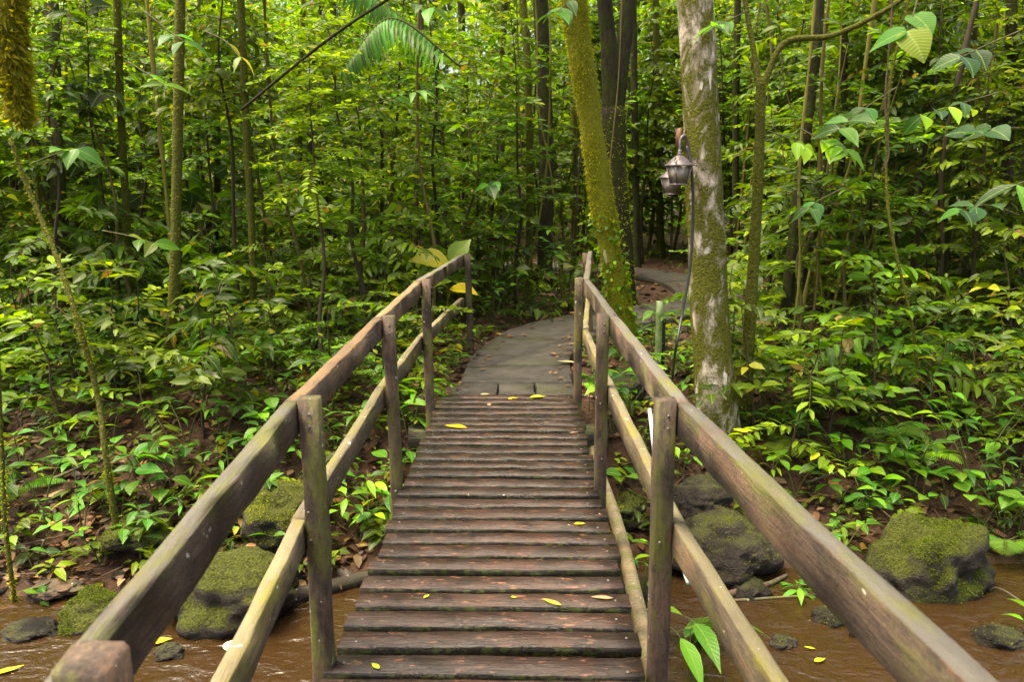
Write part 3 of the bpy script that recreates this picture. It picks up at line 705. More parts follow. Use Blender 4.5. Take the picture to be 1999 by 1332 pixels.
# forked sapling with mossy stem right of the lantern tree
ft, FT_P = tree([(1452, 815, 6.15), (1468, 560, 6.1), (1480, 350, 6.05), (1486, 150, 6.0)], .052, .036, M_BARK_OLIVE, 'slim mossy tree forking high up, just right of the lantern tree', 8, 0, 12, .2, 1500, (.01, .025), crown=False, name='forked_tree')
g = np.array(ft.location); b0 = FT_P[-1]
LIMB_R = [on_y(*p) for p in ((1530, 85, 6.0), (1620, 70, 5.9), (1700, 35, 5.8), (1790, -20, 5.7), (1900, -90, 5.6))]
for q in (LIMB_R, [on_y(*p) for p in ((1470, 90, 6.05), (1455, 0, 6.1), (1445, -120, 6.2))]):
    P = spline3([b0 - np.array([0, 0, .12])] + list(q), 7); me, V, F = trunk_mesh('limb', P - g, np.linspace(.026, .012, len(P)), 8, 9); link('limb', me, M_BARK_OLIVE, ft)

TR = [  # foot px, top px, Y, base radius, top radius, bark, label
    ([(330, 905, 6.6), (338, 600, 6.6), (346, 300, 6.6), (352, 0, 6.6)], .046, .036, M_BARK_OLIVE, 'dark slender trunk rising behind the left handrail, with a broken side stub'),
    ([(100, 860, 7.0), (130, 640, 7.6), (108, 300, 8.2), (100, 0, 8.6)], .085, .07, M_BARK_DARK, 'dark trunk near the left edge, bending at its foot'),
    ([(262, 800, 7.6), (252, 520, 7.6), (238, 260, 7.5), (228, 0, 7.4)], .038, .03, M_BARK_OLIVE, 'thin mossy trunk with lichen clumps, between the two dark left trunks'),
    ([(497, 790, 7.4), (494, 520, 7.3), (480, 230, 7.2), (470, 0, 7.1)], .036, .028, M_BARK_OLIVE, 'straight thin mossy stem in front of the left undergrowth'),
    ([(1062, 600, 12.5), (1066, 300, 12.5), (1055, 0, 12.5)], .20, .18, M_BARK_DARK, 'thick dark trunk straight ahead, left of the leaning mossy tree'),
    ([(1030, 580, 10.8), (1035, 350, 10.7), (1028, 100, 10.6), (1020, 0, 10.6)], .09, .075, M_BARK_OLIVE, 'mossy trunk in the shrubs beyond the end of the bridge'),
    ([(905, 560, 14), (908, 300, 14), (900, 0, 14)], .11, .1, M_BARK_DARK, 'dark trunk behind the far left handrail post'),
    ([(850, 560, 15), (855, 300, 15), (848, 0, 15)], .10, .09, M_BARK_DARK, 'slim dark trunk left of the far handrail post'),
    ([(742, 600, 11), (746, 300, 11), (738, 0, 11)], .04, .035, M_BARK_DARK, 'very thin dark stem above the second left post'),
    ([(690, 560, 13), (694, 300, 13), (700, 0, 13)], .06, .05, M_BARK_OLIVE, 'pale green stem deep in the left forest'),
    ([(590, 620, 11), (585, 300, 11), (592, 0, 11)], .055, .05, M_BARK_OLIVE, 'olive trunk deep left, above the near left post'),
    ([(1245, 540, 16), (1240, 300, 16), (1236, 0, 16)], .12, .1, M_BARK_DARK, 'dark trunk behind the path bend, right of the forked dark tree'),
    ([(1290, 530, 18), (1285, 300, 18), (1280, 0, 18)], .14, .12, M_BARK_OLIVE, 'mossy trunk far behind the path bend, left of the lantern'),
    ([(1120, 560, 15), (1122, 300, 15), (1115, 0, 15)], .10, .09, M_BARK_OLIVE, 'slim olive trunk glimpsed left of the leaning mossy tree'),
    ([(1525, 700, 8.2), (1548, 480, 8.2), (1570, 280, 8.2), (1592, 100, 8.2), (1600, 0, 8.2)], .062, .05, M_BARK_DARK, 'dark trunk leaning right, second right of the lantern tree'),
    ([(1560, 690, 9.0), (1572, 500, 9.0), (1640, 340, 9.0), (1650, 0, 9.0)], .04, .03, M_BARK_DARK, 'thin dark crooked stem beside the dark right-leaning trunk'),
    ([(1640, 640, 10.5), (1650, 400, 10.5), (1645, 0, 10.5)], .06, .05, M_BARK_OLIVE, 'olive stem right of the dark leaning trunks'),
    ([(1775, 600, 11), (1777, 300, 11), (1772, 0, 11)], .125, .11, M_BARK_OLIVE, 'thick mossy brown trunk in the right-hand forest'),
    ([(1835, 625, 8.6), (1858, 400, 8.6), (1890, 270, 8.6), (1905, 0, 8.6)], .035, .028, M_BARK_DARK, 'thin black stem leaning right, near the right edge'),
    ([(1905, 620, 10), (1908, 300, 10), (1900, 0, 10)], .06, .05, M_BARK_OLIVE, 'pale mossy stem near the right edge'),
    ([(1960, 690, 8.8), (1966, 400, 8.8), (1975, 0, 8.8)], .06, .05, M_BARK_DARK, 'rightmost dark trunk at the edge of the picture'),
    ([(1700, 600, 12.5), (1694, 300, 12.5), (1700, 0, 12.5)], .07, .06, M_BARK_OLIVE, 'slim trunk between the olive stem and the thick mossy brown trunk'),
    ([(420, 640, 12), (425, 300, 12), (415, 0, 12)], .08, .07, M_BARK_DARK, 'dark trunk deep left behind the straight thin mossy stem'),
    ([(30, 640, 12), (28, 300, 12), (40, 0, 12)], .11, .1, M_BARK_DARK, 'dark trunk deep in the far left corner of the forest'),
    ([(1440, 560, 14), (1436, 300, 14), (1440, 0, 14)], .10, .09, M_BARK_DARK, 'dark trunk between the lantern tree and the forked tree'),
    ([(180, 620, 13.5), (190, 300, 13.5), (185, 0, 13.5)], .09, .08, M_BARK_OLIVE, 'mossy trunk deep left between the two dark left trunks'),
    ([(980, 560, 17), (978, 300, 17), (984, 0, 17)], .13, .11, M_BARK_DARK, 'trunk in shade far beyond the end of the bridge'),
    ([(660, 560, 17.5), (655, 300, 17.5), (650, 0, 17.5)], .12, .10, M_BARK_DARK, 'shaded trunk behind the far stretch of path on the left'),
    ([(1500, 560, 17), (1505, 300, 17), (1500, 0, 17)], .12, .10, M_BARK_OLIVE, 'mossy trunk far behind the slim forked tree'),
    ([(1840, 560, 16), (1838, 300, 16), (1850, 0, 16)], .13, .11, M_BARK_DARK, 'broad shaded trunk far back near the right edge'),
]
for i, (pp, rb, rt, mat, lab) in enumerate(TR):
    if pp[0][2] > 10: rb, rt = rb * .62, rt * .62
    tree(pp, rb, rt, mat, lab, 20 + i, 8.5 + (i % 4) * .6, 10, .25, 500 if mat is M_BARK_OLIVE else 120, (.012, .035), crown=pp[0][2] > 9.5, cscale=.5 + .08 * (i % 3))
# curved vine-like stem on the left, and the moss beard in the top left corner
def loose_stem(name, label, cat, pxpts, r0, r1, mat, seed, moss=0, mosslen=(.01, .03), sides=8, down=.5):
    W = np.array([on_y(*p) for p in pxpts]); P = spline3(W, 8); g = P[0].copy()
    me, V, F = trunk_mesh('stem', P - g, np.linspace(r0, r1, len(P)), sides, seed); t = thing(name, label, cat, g); link('stem', me, mat, t)
    if moss: stuff(link('moss', moss_tube(V, F, moss, seed, mosslen, down=down), M_MOSSTUFT, t))
    return t
b = on_ground(232, 1062)
loose_stem('woody_vine', 'thin mossy stem curving up to the left from the mossy stones', 'vine', [(232, 1066, b[1]), (205, 880, b[1]), (190, 770, b[1] + .1), (150, 620, b[1] + .1), (110, 500, b[1] + .2), (60, 380, b[1] + .3), (20, 270, b[1] + .3)], .022, .013, M_BARK_OLIVE, 71, 900)
b = on_ground(30, 1180)
loose_stem('woody_vine', 'thin pale stem standing in the mud at the far left edge', 'vine', [(30, 1185, b[1]), (12, 1040, b[1]), (4, 880, b[1]), (-8, 600, b[1])], .014, .01, M_BARK_OLIVE, 72, 300)
loose_stem('moss_liana', 'hanging liana bearded with yellow moss in the top left corner', 'liana', [(34, 236, 3.6), (26, 170, 3.6), (14, 80, 3.6), (8, -20, 3.6), (2, -150, 3.6), (-6, -420, 3.6)], .05, .085, M_BARK_MOSSY, 73, 6000, (.02, .07), 14, 1.2)
loose_stem('woody_vine', 'slender brown branch slanting across the top left of the picture', 'branch', [(470, 215, 6.0), (560, 140, 6.0), (660, 62, 6.0), (760, -4, 6.0), (900, -90, 6.0)], .010, .013, M_BARK_DARK, 74)
loose_stem('woody_vine', 'thin yellow-green liana hanging in front of the right forest', 'liana', [(1870, 1010, 6.2), (1830, 880, 6.2), (1795, 740, 6.2), (1778, 620, 6.2), (1740, 450, 6.3), (1730, 330, 6.4), (1740, 150, 6.4), (1770, 20, 6.4), (1790, -120, 6.4)], .017, .008, M_BARK_OLIVE, 75, 500)
loose_stem('woody_vine', 'bare looping vine below the bright green leaves on the right', 'liana', [(1720, 335, 5.6), (1735, 300, 5.6), (1728, 200, 5.6), (1735, 100, 5.6), (1745, -30, 5.6)], .006, .006, M_LOG, 76)

# ------------------------------------------------------------------ lantern on the tree, cable, pipe, posts
def lantern(center, s, label, rot=0.3):
    """center: middle of the eaves"""
    t = thing('lantern', label, 'lantern', center, rot)
    def frus(r0, z0, r1, z1, inset=0): return [(r0 * x, r0 * y, z0) for x, y in ((1, 1), (-1, 1), (-1, -1), (1, -1))], [(r1 * x, r1 * y, z1) for x, y in ((1, 1), (-1, 1), (-1, -1), (1, -1))]
    a = Acc(); lo, hi = frus(.098 * s, 0, .020 * s, .085 * s); l2, _ = frus(.098 * s, -.008 * s, 0, 0)
    V = np.array(l2 + lo + hi); F = []
    for r in (0, 4):
        for i in range(4): j = (i + 1) % 4; F += [(r + i, r + j, r + 4 + j), (r + i, r + 4 + j, r + 4 + i)]
    F += [(8, 9, 10), (8, 10, 11), (0, 2, 1), (0, 3, 2)]; a.add(V, F); link('roof', a.mesh('roof', False), M_IRON, t)
    T_, B_ = .082 * s, .052 * s; z0, z1 = -.008 * s, -.165 * s
    cor = lambda f: [(np.array([x, y]) * (T_ + (B_ - T_) * f)) for x, y in ((1, 1), (-1, 1), (-1, -1), (1, -1))]
    for i in range(4):
        a = Acc(); p, q = cor(0)[i], cor(0)[(i + 1) % 4]; p2, q2 = cor(1)[i], cor(1)[(i + 1) % 4]; k = .94
        V = [(*(p * k), z0), (*(q * k), z0), (*(q2 * k), z1), (*(p2 * k), z1)]; V2 = [(x * .93, y * .93, z) for x, y, z in V]
        a.add(V + V2, [(0, 1, 2), (0, 2, 3), (4, 6, 5), (4, 7, 6), (0, 4, 5), (0, 5, 1), (2, 6, 7), (2, 7, 3), (1, 5, 6), (1, 6, 2), (0, 3, 7), (0, 7, 4)]); link('pane', a.mesh('pane', False), M_GLASS, t)
        a = Acc(); tube(a, [(*p, z0), (*p2, z1)], .0075 * s, 4); link('corner_bar', a.mesh('corner_bar', False), M_IRON, t)
    a = Acc(); box(a, (-.058 * s, -.058 * s, z1 - .014 * s), (.058 * s, .058 * s, z1)); tube(a, [(0, 0, z1 - .012 * s), (0, 0, z1 - .03 * s), (0, 0, z1 - .036 * s)], [.016 * s, .012 * s, .004 * s], 8); link('base', a.mesh('base', False), M_IRON, t)
    a = Acc(); tube(a, [(0, 0, .08 * s), (0, 0, .10 * s), (0, 0, .115 * s), (0, 0, .13 * s), (0, 0, .14 * s)], np.array([.02, .022, .014, .02, .006]) * s, 10); link('finial', a.mesh('finial'), M_IRON, t)
    for k in range(4):
        an = k * math.pi / 2 + math.pi / 4; u = np.array([math.cos(an), math.sin(an), 0]); 
        th = np.linspace(0, 4.6, 16); rr = np.linspace(.03, .012, 16) * s
        P = [u * .06 * s + np.array([0, 0, .05 * s]), u * .10 * s + np.array([0, 0, .035 * s])] + [u * (.145 * s + r * math.sin(x) * .8) + np.array([0, 0, .012 * s + r * -math.cos(x) + .03 * s]) for x, r in zip(th, rr)]
        a = Acc(); tube(a, P, .0038 * s, 5); link('scroll', a.mesh('scroll'), M_IRON_DARK, t)
    return t
c1 = on_y(1326, 322, 5.72); lantern(c1, .80, 'aged metal lantern with frosted panes hanging on the pale tree', .35)
c2 = on_y(1312, 346, 6.05); lantern(c2, .74, 'second lantern half hidden behind the front lantern on the pale tree', .9)
# bracket arm: from the trunk, over and down to the finial
tr_at = lambda z: LT_P[np.argmin(np.abs(LT_P[:, 2] - z))]
br = thing('lantern_bracket', 'curved iron arm with rusty red plate holding the front lantern', 'bracket', c1 + np.array([0, 0, .112]))
q = tr_at(c1[2] + .16) - c1 - np.array([0, 0, .14])
a = Acc(); tube(a, spline3([(0, 0, -.02), (0, .0, .06), (.025, .01, .095), (.055, .05, .075), (.085, .10, .0), (.10, .2, -.1)], 6), .010, 8); link('arm', a.mesh('arm'), M_IRON, br)
a = Acc(); box(a, (.018, .16, .03), (.04, .27, .16)); link('plate', a.mesh('plate', False), M_BRACKET, br)
cab = [on_y(1341, 285, 5.75), on_y(1350, 330, 5.72), on_y(1353, 420, 5.74), on_y(1347, 520, 5.72), on_y(1332, 610, 5.68), on_y(1318, 690, 5.62)]
gpt = on_ground(1311, 745); cab += [np.array([gpt[0], gpt[1], gpt[2] + .01]), gpt + np.array([-.05, .1, -.05])]
P = spline3(cab, 7); a = Acc(); tube(a, P - P[0], .011, 8); tag(link('power_cable', a.mesh('power_cable'), M_CABLE, None, P[0]), 'black power cable hanging from the lantern down the pale tree', 'cable')
g = on_ground(1283, 722); gp = thing('marker_post', 'short square post painted pale green beside the path', 'post', g)
tz = on_y(1286, 588, g[1])[2] - g[2]
a = Acc(); board(a, tz + .1, .056, .056, 7, .005, .002, 3); o = link('shaft', a.mesh('shaft'), M_GREENPOST, gp); o.matrix_basis = Matrix(((0, 1, 0, 0), (0, 0, 1, 0), (1, 0, 0, -.1), (0, 0, 0, 1)))
th = np.linspace(.2, 4.6, 12); a = Acc(); tube(a, [(-.032 - .045 * math.sin(x) * .7 - .01, 0, tz * .74 + .055 * math.cos(x)) for x in th], .0045, 6); link('hook', a.mesh('hook'), M_IRON_DARK, gp)
g2 = g + np.array([.05, .08, 0]); a = Acc(); board(a, .55, .05, .05, 6, .006, .004, 4)
o = tag(link('stake', a.mesh('stake'), M_BEAM, None), 'dark rotten stake just behind the pale green post', 'stake'); o.matrix_world = Matrix(((0, 1, 0, g2[0]), (0, 0, 1, g2[1]), (1, 0, 0, g2[2] - .05), (0, 0, 0, 1)))
# round pole along the right of the deck, white pipe
a = Acc(); rng = np.random.default_rng(3); ys = np.linspace(6.2, 0.2, 26); P = np.column_stack([.655 + .012 * np.sin(ys * 2), ys, -.36 + .01 * np.sin(ys * 3 + 1)])
tube(a, P - P[0], np.linspace(.036, .044, 26), 12, rough=.02, rng=rng); tag(link('pole', a.mesh('pole'), M_POLE, None, P[0]), 'long round pale pole lying alongside the right edge of the deck', 'pole')
W = [on_y(1268, 800, 5.6), on_y(1273, 840, 5.35), on_y(1280, 900, 5.0), on_y(1294, 985, 4.6), on_y(1322, 1068, 4.2), on_y(1345, 1140, 3.95)]
a = Acc(); P = spline3(W, 6); tube(a, P - P[0], .016, 10); tag(link('water_pipe', a.mesh('water_pipe'), M_PIPE, None, P[0]), 'thin white plastic pipe sloping to the stream behind the right handrail post', 'pipe')

# ------------------------------------------------------------------ fallen wood
def fallen(name, label, pxpts, r0, r1, seed, mat=M_LOG, lift=.0):
    W = []
    for (px, py) in pxpts:
        p = on_ground(px, py); p[2] = max(p[2], WATER_Z) + r0 * .6 + lift; W.append(p)
    P = spline3(W, 6); me, V, F = trunk_mesh('log', P - P[0], np.linspace(r0, r1, len(P)), 8, seed, knob=.09)
    return tag(link(name, me, mat, None, P[0]), label, 'branch')
fallen('fallen_branch', 'reddish fallen branch lying at the water edge right of the bridge', [(1420, 1200), (1470, 1180), (1500, 1168), (1535, 1140)], .024, .012, 1)
fallen('fallen_branch', 'thin yellow fallen stick at the stream edge below the reddish branch', [(1425, 1212), (1480, 1207), (1560, 1196), (1605, 1188)], .010, .006, 2, M_POLE)
fallen('fallen_branch', 'thin bare twig lying in front of the large mossy boulder', [(1815, 1195), (1870, 1188), (1940, 1180), (1985, 1210)], .008, .005, 3, M_POLE, .02)
fallen('fallen_log', 'rotten mossy log half sunk in the stream near the right rail', [(1655, 1272), (1690, 1282), (1740, 1310), (1780, 1340)], .05, .04, 4, M_BEAM)
fallen('fallen_branch', 'brown fallen branch on the red soil below the ferns, right bank', [(1540, 875), (1590, 900), (1640, 925)], .022, .016, 5)
fallen('fallen_branch', 'long straight fallen stick across the herbs on the right bank', [(1570, 960), (1660, 930), (1740, 905)], .010, .006, 6, M_LOG, .06)
fallen('fallen_branch', 'thin fallen twig ending near the large mossy boulder top', [(1780, 945), (1840, 920), (1870, 935)], .008, .005, 7, M_LOG, .06)
fallen('fallen_branch', 'fallen stick beside the curved mossy stem on the left bank', [(95, 950), (150, 925), (195, 905)], .014, .008, 8, M_POLE, .03)
fallen('fallen_branch', 'thin twig over the shaded hollow at the far left', [(20, 1085), (110, 1065), (170, 1050)], .008, .005, 9, M_LOG, .05)
fallen('fallen_branch', 'bent mossy stick behind the left rail above the boulders', [(310, 1000), (350, 985), (372, 960), (390, 940)], .014, .010, 10, M_BARK_OLIVE, .06)
fallen('fallen_log', 'black rotten log across the bank under the left edge of the deck', [(560, 1180), (640, 1160), (700, 1150), (760, 1140)], .05, .045, 11, M_BEAM)
fallen('fallen_branch', 'fallen branch in the left shrubs, level with the far handrail', [(520, 590), (580, 600), (650, 640)], .02, .01, 12, M_LOG, .1)
fallen('fallen_log', 'low dark log edging the path beside the pale green post', [(1255, 655), (1300, 648), (1345, 652)], .05, .045, 13, M_BEAM)
#SECTION3
# ------------------------------------------------------------------ saplings and shrubs of the understorey
KINDS = dict(  # leaf length, width ratio, leaves per twig, twigs per metre, twig length, twig rise, colour range, leaf shape, arrangement
    broad=dict(L=(.13, .21), w=.46, n=11, per=9, tw=(.4, .85), rise=.25, col=(.10, .85), tm=T_MID, arr='alt', yel=.03, drp=(.2, .55)),
    lance=dict(L=(.13, .22), w=.27, n=14, per=9, tw=(.4, .85), rise=.35, col=(.15, .9), tm=T_LONG, arr='alt', yel=.03, drp=(.25, .7)),
    fine=dict(L=(.07, .125), w=.46, n=22, per=11, tw=(.5, 1.0), rise=.2, col=(.15, .95), tm=T_MID, arr='alt', yel=.05, drp=(.05, .35)),
    whorl=dict(L=(.15, .26), w=.36, n=9, per=8, tw=(.35, .8), rise=.5, col=(.2, 1.0), tm=T_MID, arr='whorl', yel=.04, drp=(.15, .5)),
    pinnate=dict(L=(.11, .18), w=.36, n=18, per=8, tw=(.5, .95), rise=.3, col=(.2, 1.0), tm=T_MID, arr='pair', yel=.03, drp=(.05, .3)),
    heart=dict(L=(.18, .30), w=.78, n=4, per=7, tw=(.25, .5), rise=.5, col=(.1, .75), tm=T_HEART, arr='alt', yel=.05, drp=(.4, .9)),
)
SAY = dict(broad='broad-leaved', lance='lance-leaved', fine='fine-leaved', whorl='whorl-leaved', pinnate='feathery-leaved', heart='heart-leaved')
def twig_leaves(fol, stem, rng, k, p0, d, ln, density=1.0, tm=None, r=.005):
    side = nrm(np.array([d[1], -d[0], 0.0]) + 1e-6); n_ = 6; t = np.linspace(0, 1, n_)[:, None]
    P = p0 + d * ln * t + np.array([0, 0, -1.]) * (.28 * ln * t ** 2)
    tube(stem, P, np.linspace(r, r * .4, n_), 4, (.07, .06, .025), cap=False)
    n = max(2, int(k['n'] * density * ln / .5)) if k['arr'] != 'whorl' else k['n']
    if k['arr'] == 'whorl':
        f = np.where(np.arange(n) < n * .65, 1.0, rng.uniform(.4, .9, n)); an = np.arange(n) * 2.4 + rng.random() * 6
        A = np.column_stack([np.cos(an), np.sin(an), rng.normal(.05, .25, n)])
    else:
        f = np.linspace(.12, 1, n) if k['arr'] == 'alt' else np.repeat(np.linspace(.12, 1, (n + 1) // 2), 2)[:n]
        sg = np.where(np.arange(n) % 2 == 0, 1, -1)[:, None]; ang = rng.uniform(.75, 1.2, n)[:, None]
        ang = ang * (1 - .75 * (f[:, None] > .96))
        A = d * np.cos(ang) + side * sg * np.sin(ang) + np.array([0, 0, 1.]) * rng.normal(-.08, .18, n)[:, None]
    idx = f * (n_ - 1); i0 = np.clip(idx.astype(int), 0, n_ - 2); fr = (idx - i0)[:, None]; B = P[i0] * (1 - fr) + P[i0 + 1] * fr
    L = rng.uniform(*k['L'], n) * (.75 + .35 * np.sin(np.pi * np.clip(f, 0, 1) * .85 + .3)); N = np.array([0, 0, 1.]) + rng.normal(0, .48, (n, 3))
    leaves(fol, B + nrm(A) * .012, A, N, L, L * k['w'] * rng.uniform(.85, 1.15, n), greens(rng, n, *k['col'], k['yel']), tm or k['tm'], rng.uniform(*k['drp'], n), rng.uniform(.1, .4, n))
def make_sapling(kind, H, seed, start=.22):
    k = KINDS[kind]; rng = np.random.default_rng(seed); stem, fol = Acc(), Acc()
    m = 7; z = np.linspace(0, 1, m); bend = rng.normal(0, .10, 2) * H
    P = np.column_stack([bend[0] * z ** 1.6 + rng.normal(0, .012, m) * H, bend[1] * z ** 1.6 + rng.normal(0, .012, m) * H, H * z]); P[0, :2] = 0; P = spline3(P, 4)
    P[0, 2] = -.1
    r0 = .006 + .0055 * H; rr = np.linspace(r0, .004, len(P)); tube(stem, P, rr, 6, (.115, .10, .026) if seed % 2 else (.06, .045, .024))
    nb = max(6, int(k['per'] * H)); hs = np.sort(rng.uniform(start, 1, nb)); hs[-2:] = 1
    for i, h in enumerate(hs):
        j = min(len(P) - 1, int(h * (len(P) - 1))); an = i * 2.399 + rng.normal(0, .3)
        d = nrm(np.array([math.cos(an), math.sin(an), k['rise'] * rng.uniform(-.8, 2.6)]))
        ln = rng.uniform(*k['tw']) * (1.15 - .45 * h) * (.7 + .14 * H); twig_leaves(fol, stem, rng, k, P[j], d, ln)
    return stem.mesh('stem'), fol.mesh('foliage'), H
PROTO = {}
sd_ = 900
for kind in KINDS:
    PROTO[kind] = dict(tall=[], low=[])
    for H_, st_ in ((3.4, .16), (4.4, .3), (5.4, .2), (5.8, .55)): sd_ += 1; PROTO[kind]['tall'].append(make_sapling(kind, H_, sd_, st_))
    for H_ in (.75, 1.3): sd_ += 1; PROTO[kind]['low'].append(make_sapling(kind, H_, sd_, .1))

ORD = ['first', 'second', 'third', 'fourth', 'fifth', 'sixth', 'seventh', 'eighth', 'ninth', 'tenth', 'eleventh', 'twelfth', 'thirteenth', 'fourteenth', 'fifteenth', 'sixteenth', 'seventeenth', 'eighteenth', 'nineteenth', 'twentieth', 'twenty-first', 'twenty-second', 'twenty-third', 'twenty-fourth']
ZONES = [(-9999, 260, 'at the far left of the forest'), (260, 540, 'left of the near left post'), (540, 830, 'behind the left handrail'), (830, 1010, 'behind the far left post'),
         (1010, 1215, 'beyond the end of the bridge'), (1215, 1345, 'around the path bend'), (1345, 1600, 'just right of the lantern tree'), (1600, 1800, 'mid-right of the forest'), (1800, 99999, 'at the far right edge')]
def zone(px): return next(z for a_, b_, z in ZONES if a_ <= px < b_)
rng = np.random.default_rng(77); plants = []; placed = []
def ok_spot(x, y, r):
    return all((x - a_) ** 2 + (y - b_) ** 2 > r * r for a_, b_ in placed)
def try_plant(px, Y, size, kind=None, scale=None, r=.45):
    p = on_y(px, 600, Y); x = p[0]
    if path_dist(x, Y)[0] < (.95 if size == 'tall' else .75): return
    if Y < 15.2 and 1180 < px < 1375: return
    if size == 'tall' and Y < 13 and 1110 < px < 1445: return
    if Y < 9.4 and 860 < px < 1180: return
    if Y < 6.4 and 1280 < px < 1460: return
    if not ok_spot(x, Y, r): return
    placed.append((x, Y)); kind = kind or rng.choice(list(KINDS), p=[.26, .10, .28, .09, .20, .07] if Y < 9.5 else [.24, .16, .22, .14, .17, .07])
    me = PROTO[kind][size][rng.integers(0, len(PROTO[kind][size]))]; s = scale or (rng.uniform(.7, 1.05) if Y < 8.5 else rng.uniform(.8, 1.25))
    if size == 'tall': s = min(s, (1.95 + .24 * Y) / me[2] * rng.uniform(.85, 1.08))
    plants.append((px, x, Y, size, kind, me, s))
for _ in range(4000):
    if sum(p[3] == 'tall' for p in plants) >= 300: break
    Y = 6.6 + 14 * rng.random() ** .85; px = rng.uniform(-220, 2220); try_plant(px, Y, 'tall', r=.42)
for _ in range(4000):
    if sum(p[3] == 'low' for p in plants) >= 200: break
    Y = 5.6 + 8 * rng.random() ** 1.1; px = rng.uniform(-160, 2160); try_plant(px, Y, 'low', r=.32)
plants.sort(key=lambda p: p[0]); cnt = {}
for px, x, Y, size, kind, (sm, fm, H_), s in plants:
    z_ = zone(px); dep = 'front' if Y < 9 else ('middle' if Y < 13 else 'rear')
    key = (z_, size, kind, dep); cnt[key] = cnt.get(key, 0) + 1
    word = 'tall {} sapling'.format(SAY[kind]) if size == 'tall' else 'low {} shrub'.format(SAY[kind])
    lab = '{} {}, {} row, {} from left'.format(word, z_, dep, ORD[cnt[key] - 1])
    nm = ('{}_sapling' if size == 'tall' else '{}_shrub').format(dict(broad='broadleaf', lance='lanceleaf', fine='fineleaf', whorl='whorled', pinnate='feathery', heart='heartleaf')[kind])
    t = thing(nm, lab, 'sapling' if size == 'tall' else 'shrub', (x, Y, gz(x, Y) - .01), rng.uniform(0, 6.28), 'forest saplings' if size == 'tall' else 'understorey shrubs')
    t.scale = (s, s, s * rng.uniform(.9, 1.1))
    link('stem', sm, M_TWIG, t); stuff(link('foliage', fm, M_LEAF, t))

# distant forest wall: one mass nobody could count
rng = np.random.default_rng(12); a = Acc()
nC = 3800; Yc = rng.uniform(19, 36, nC); Xc = rng.uniform(-1, 1, nC) * (Yc * .86 + 3); Zc = ground_z(Xc, Yc) + (rng.random(nC) ** .9) * (2.0 + .25 * Yc)
leaf_cloud(a, rng, np.column_stack([Xc, Yc, Zc]), rng.uniform(.5, 1.2, nC), 56, (.17, .34), T_LO, .1, 1.0, .55, .07)
stuff(link('distant_forest', a.mesh('distant_forest'), M_LEAF_FAR))
# side and overhead canopy of the same wood, beyond the sides of the view
a = Acc(); nC = 260; Yc = rng.uniform(7, 20, nC); sg = np.where(rng.random(nC) < .5, -1, 1); Xc = sg * (Yc * .80 + rng.uniform(2.5, 6, nC)); Zc = ground_z(Xc, Yc) + rng.uniform(.2, 8, nC)
leaf_cloud(a, rng, np.column_stack([Xc, Yc, Zc]), rng.uniform(.5, 1.0, nC), 60, (.12, .24), T_LO, .1, .9, .55, .05)
stuff(link('side_foliage', a.mesh('side_foliage'), M_LEAF_FAR))

# ground cover, leaf litter, twigs
def scatter(n, y0, y1, rng, mind=.62, spread=.78, pw=1.0):
    Y = y0 + (y1 - y0) * rng.random(n) ** pw; X = CAM[0] + rng.uniform(-1, 1, n) * (Y * spread + 1.0)
    k = (path_dist(X, Y) > mind) & ~((np.abs(X) < .75) & (Y < 5.9)); X, Y = X[k], Y[k]; Z = ground_z(X, Y); k = Z > WATER_Z + .03; return X[k], Y[k], Z[k]
rng = np.random.default_rng(31); a = Acc(); X, Y, Z = scatter(6500, 4.3, 21, rng, .62, .78, 1.5)
keep = ((wob(X * .7 + 3, Y * .7) > -.35) | (rng.random(len(X)) < .35)) & ~((X > .9) & (X < 2.75) & (Y > 9.9) & (Y < 15)); X, Y, Z = X[keep], Y[keep], Z[keep]
m = 6; n = len(X); an = rng.uniform(0, 6.28, (n, m)); hgt = rng.uniform(.03, .26, (n, 1)) * np.ones((1, m)) * rng.uniform(.5, 1, (n, m))
B = np.stack([X[:, None] + .05 * np.cos(an) * rng.random((n, m)), Y[:, None] + .05 * np.sin(an) * rng.random((n, m)), Z[:, None] + hgt], -1).reshape(-1, 3)
A = np.stack([np.cos(an), np.sin(an), rng.normal(.12, .25, (n, m))], -1).reshape(-1, 3); L = np.repeat(rng.uniform(.05, .14, n), m) * rng.uniform(.7, 1.2, n * m)
leaves(a, B, A, np.array([0, 0, 1.]) + rng.normal(0, .25, (n * m, 3)), L, L * np.repeat(rng.uniform(.3, .6, n), m), np.repeat(greens(rng, n, 0, 1, .04), m, 0) * rng.uniform(.75, 1.25, (n * m, 1)), T_MID, .35, .25)
stuff(link('ground_cover', a.mesh('ground_cover'), M_LEAF))
a = Acc(); X, Y, Z = scatter(24000, 3.9, 17, rng, .47, .78, 1.9); n = len(X)
LC = np.array([(.16, .075, .03), (.23, .12, .05), (.10, .045, .02), (.30, .19, .08), (.055, .03, .016), (.42, .26, .03), (.26, .10, .03)]); pr = np.array([.26, .2, .2, .1, .14, .04, .06])
an = rng.uniform(0, 6.28, n); L = rng.uniform(.05, .13, n)
leaves(a, np.column_stack([X, Y, Z + rng.uniform(.006, .03, n)]), np.column_stack([np.cos(an), np.sin(an), rng.normal(.05, .2, n)]), np.array([0, 0, 1.]) + rng.normal(0, .35, (n, 3)), L, L * rng.uniform(.35, .6, n), LC[rng.choice(7, n, p=pr)] * rng.uniform(.35, 1.1, (n, 1)), T_MID, rng.uniform(-.2, .4, n), rng.uniform(-.3, .5, n), .03, rng)
n = 260; q = rng.integers(0, len(PATH) * 2 // 3, n); an = rng.uniform(0, 6.28, n); sd3 = np.where(rng.random(n) < .5, -1, 1) * (.46 - np.abs(rng.normal(0, .14, n))); L = rng.uniform(.04, .10, n)
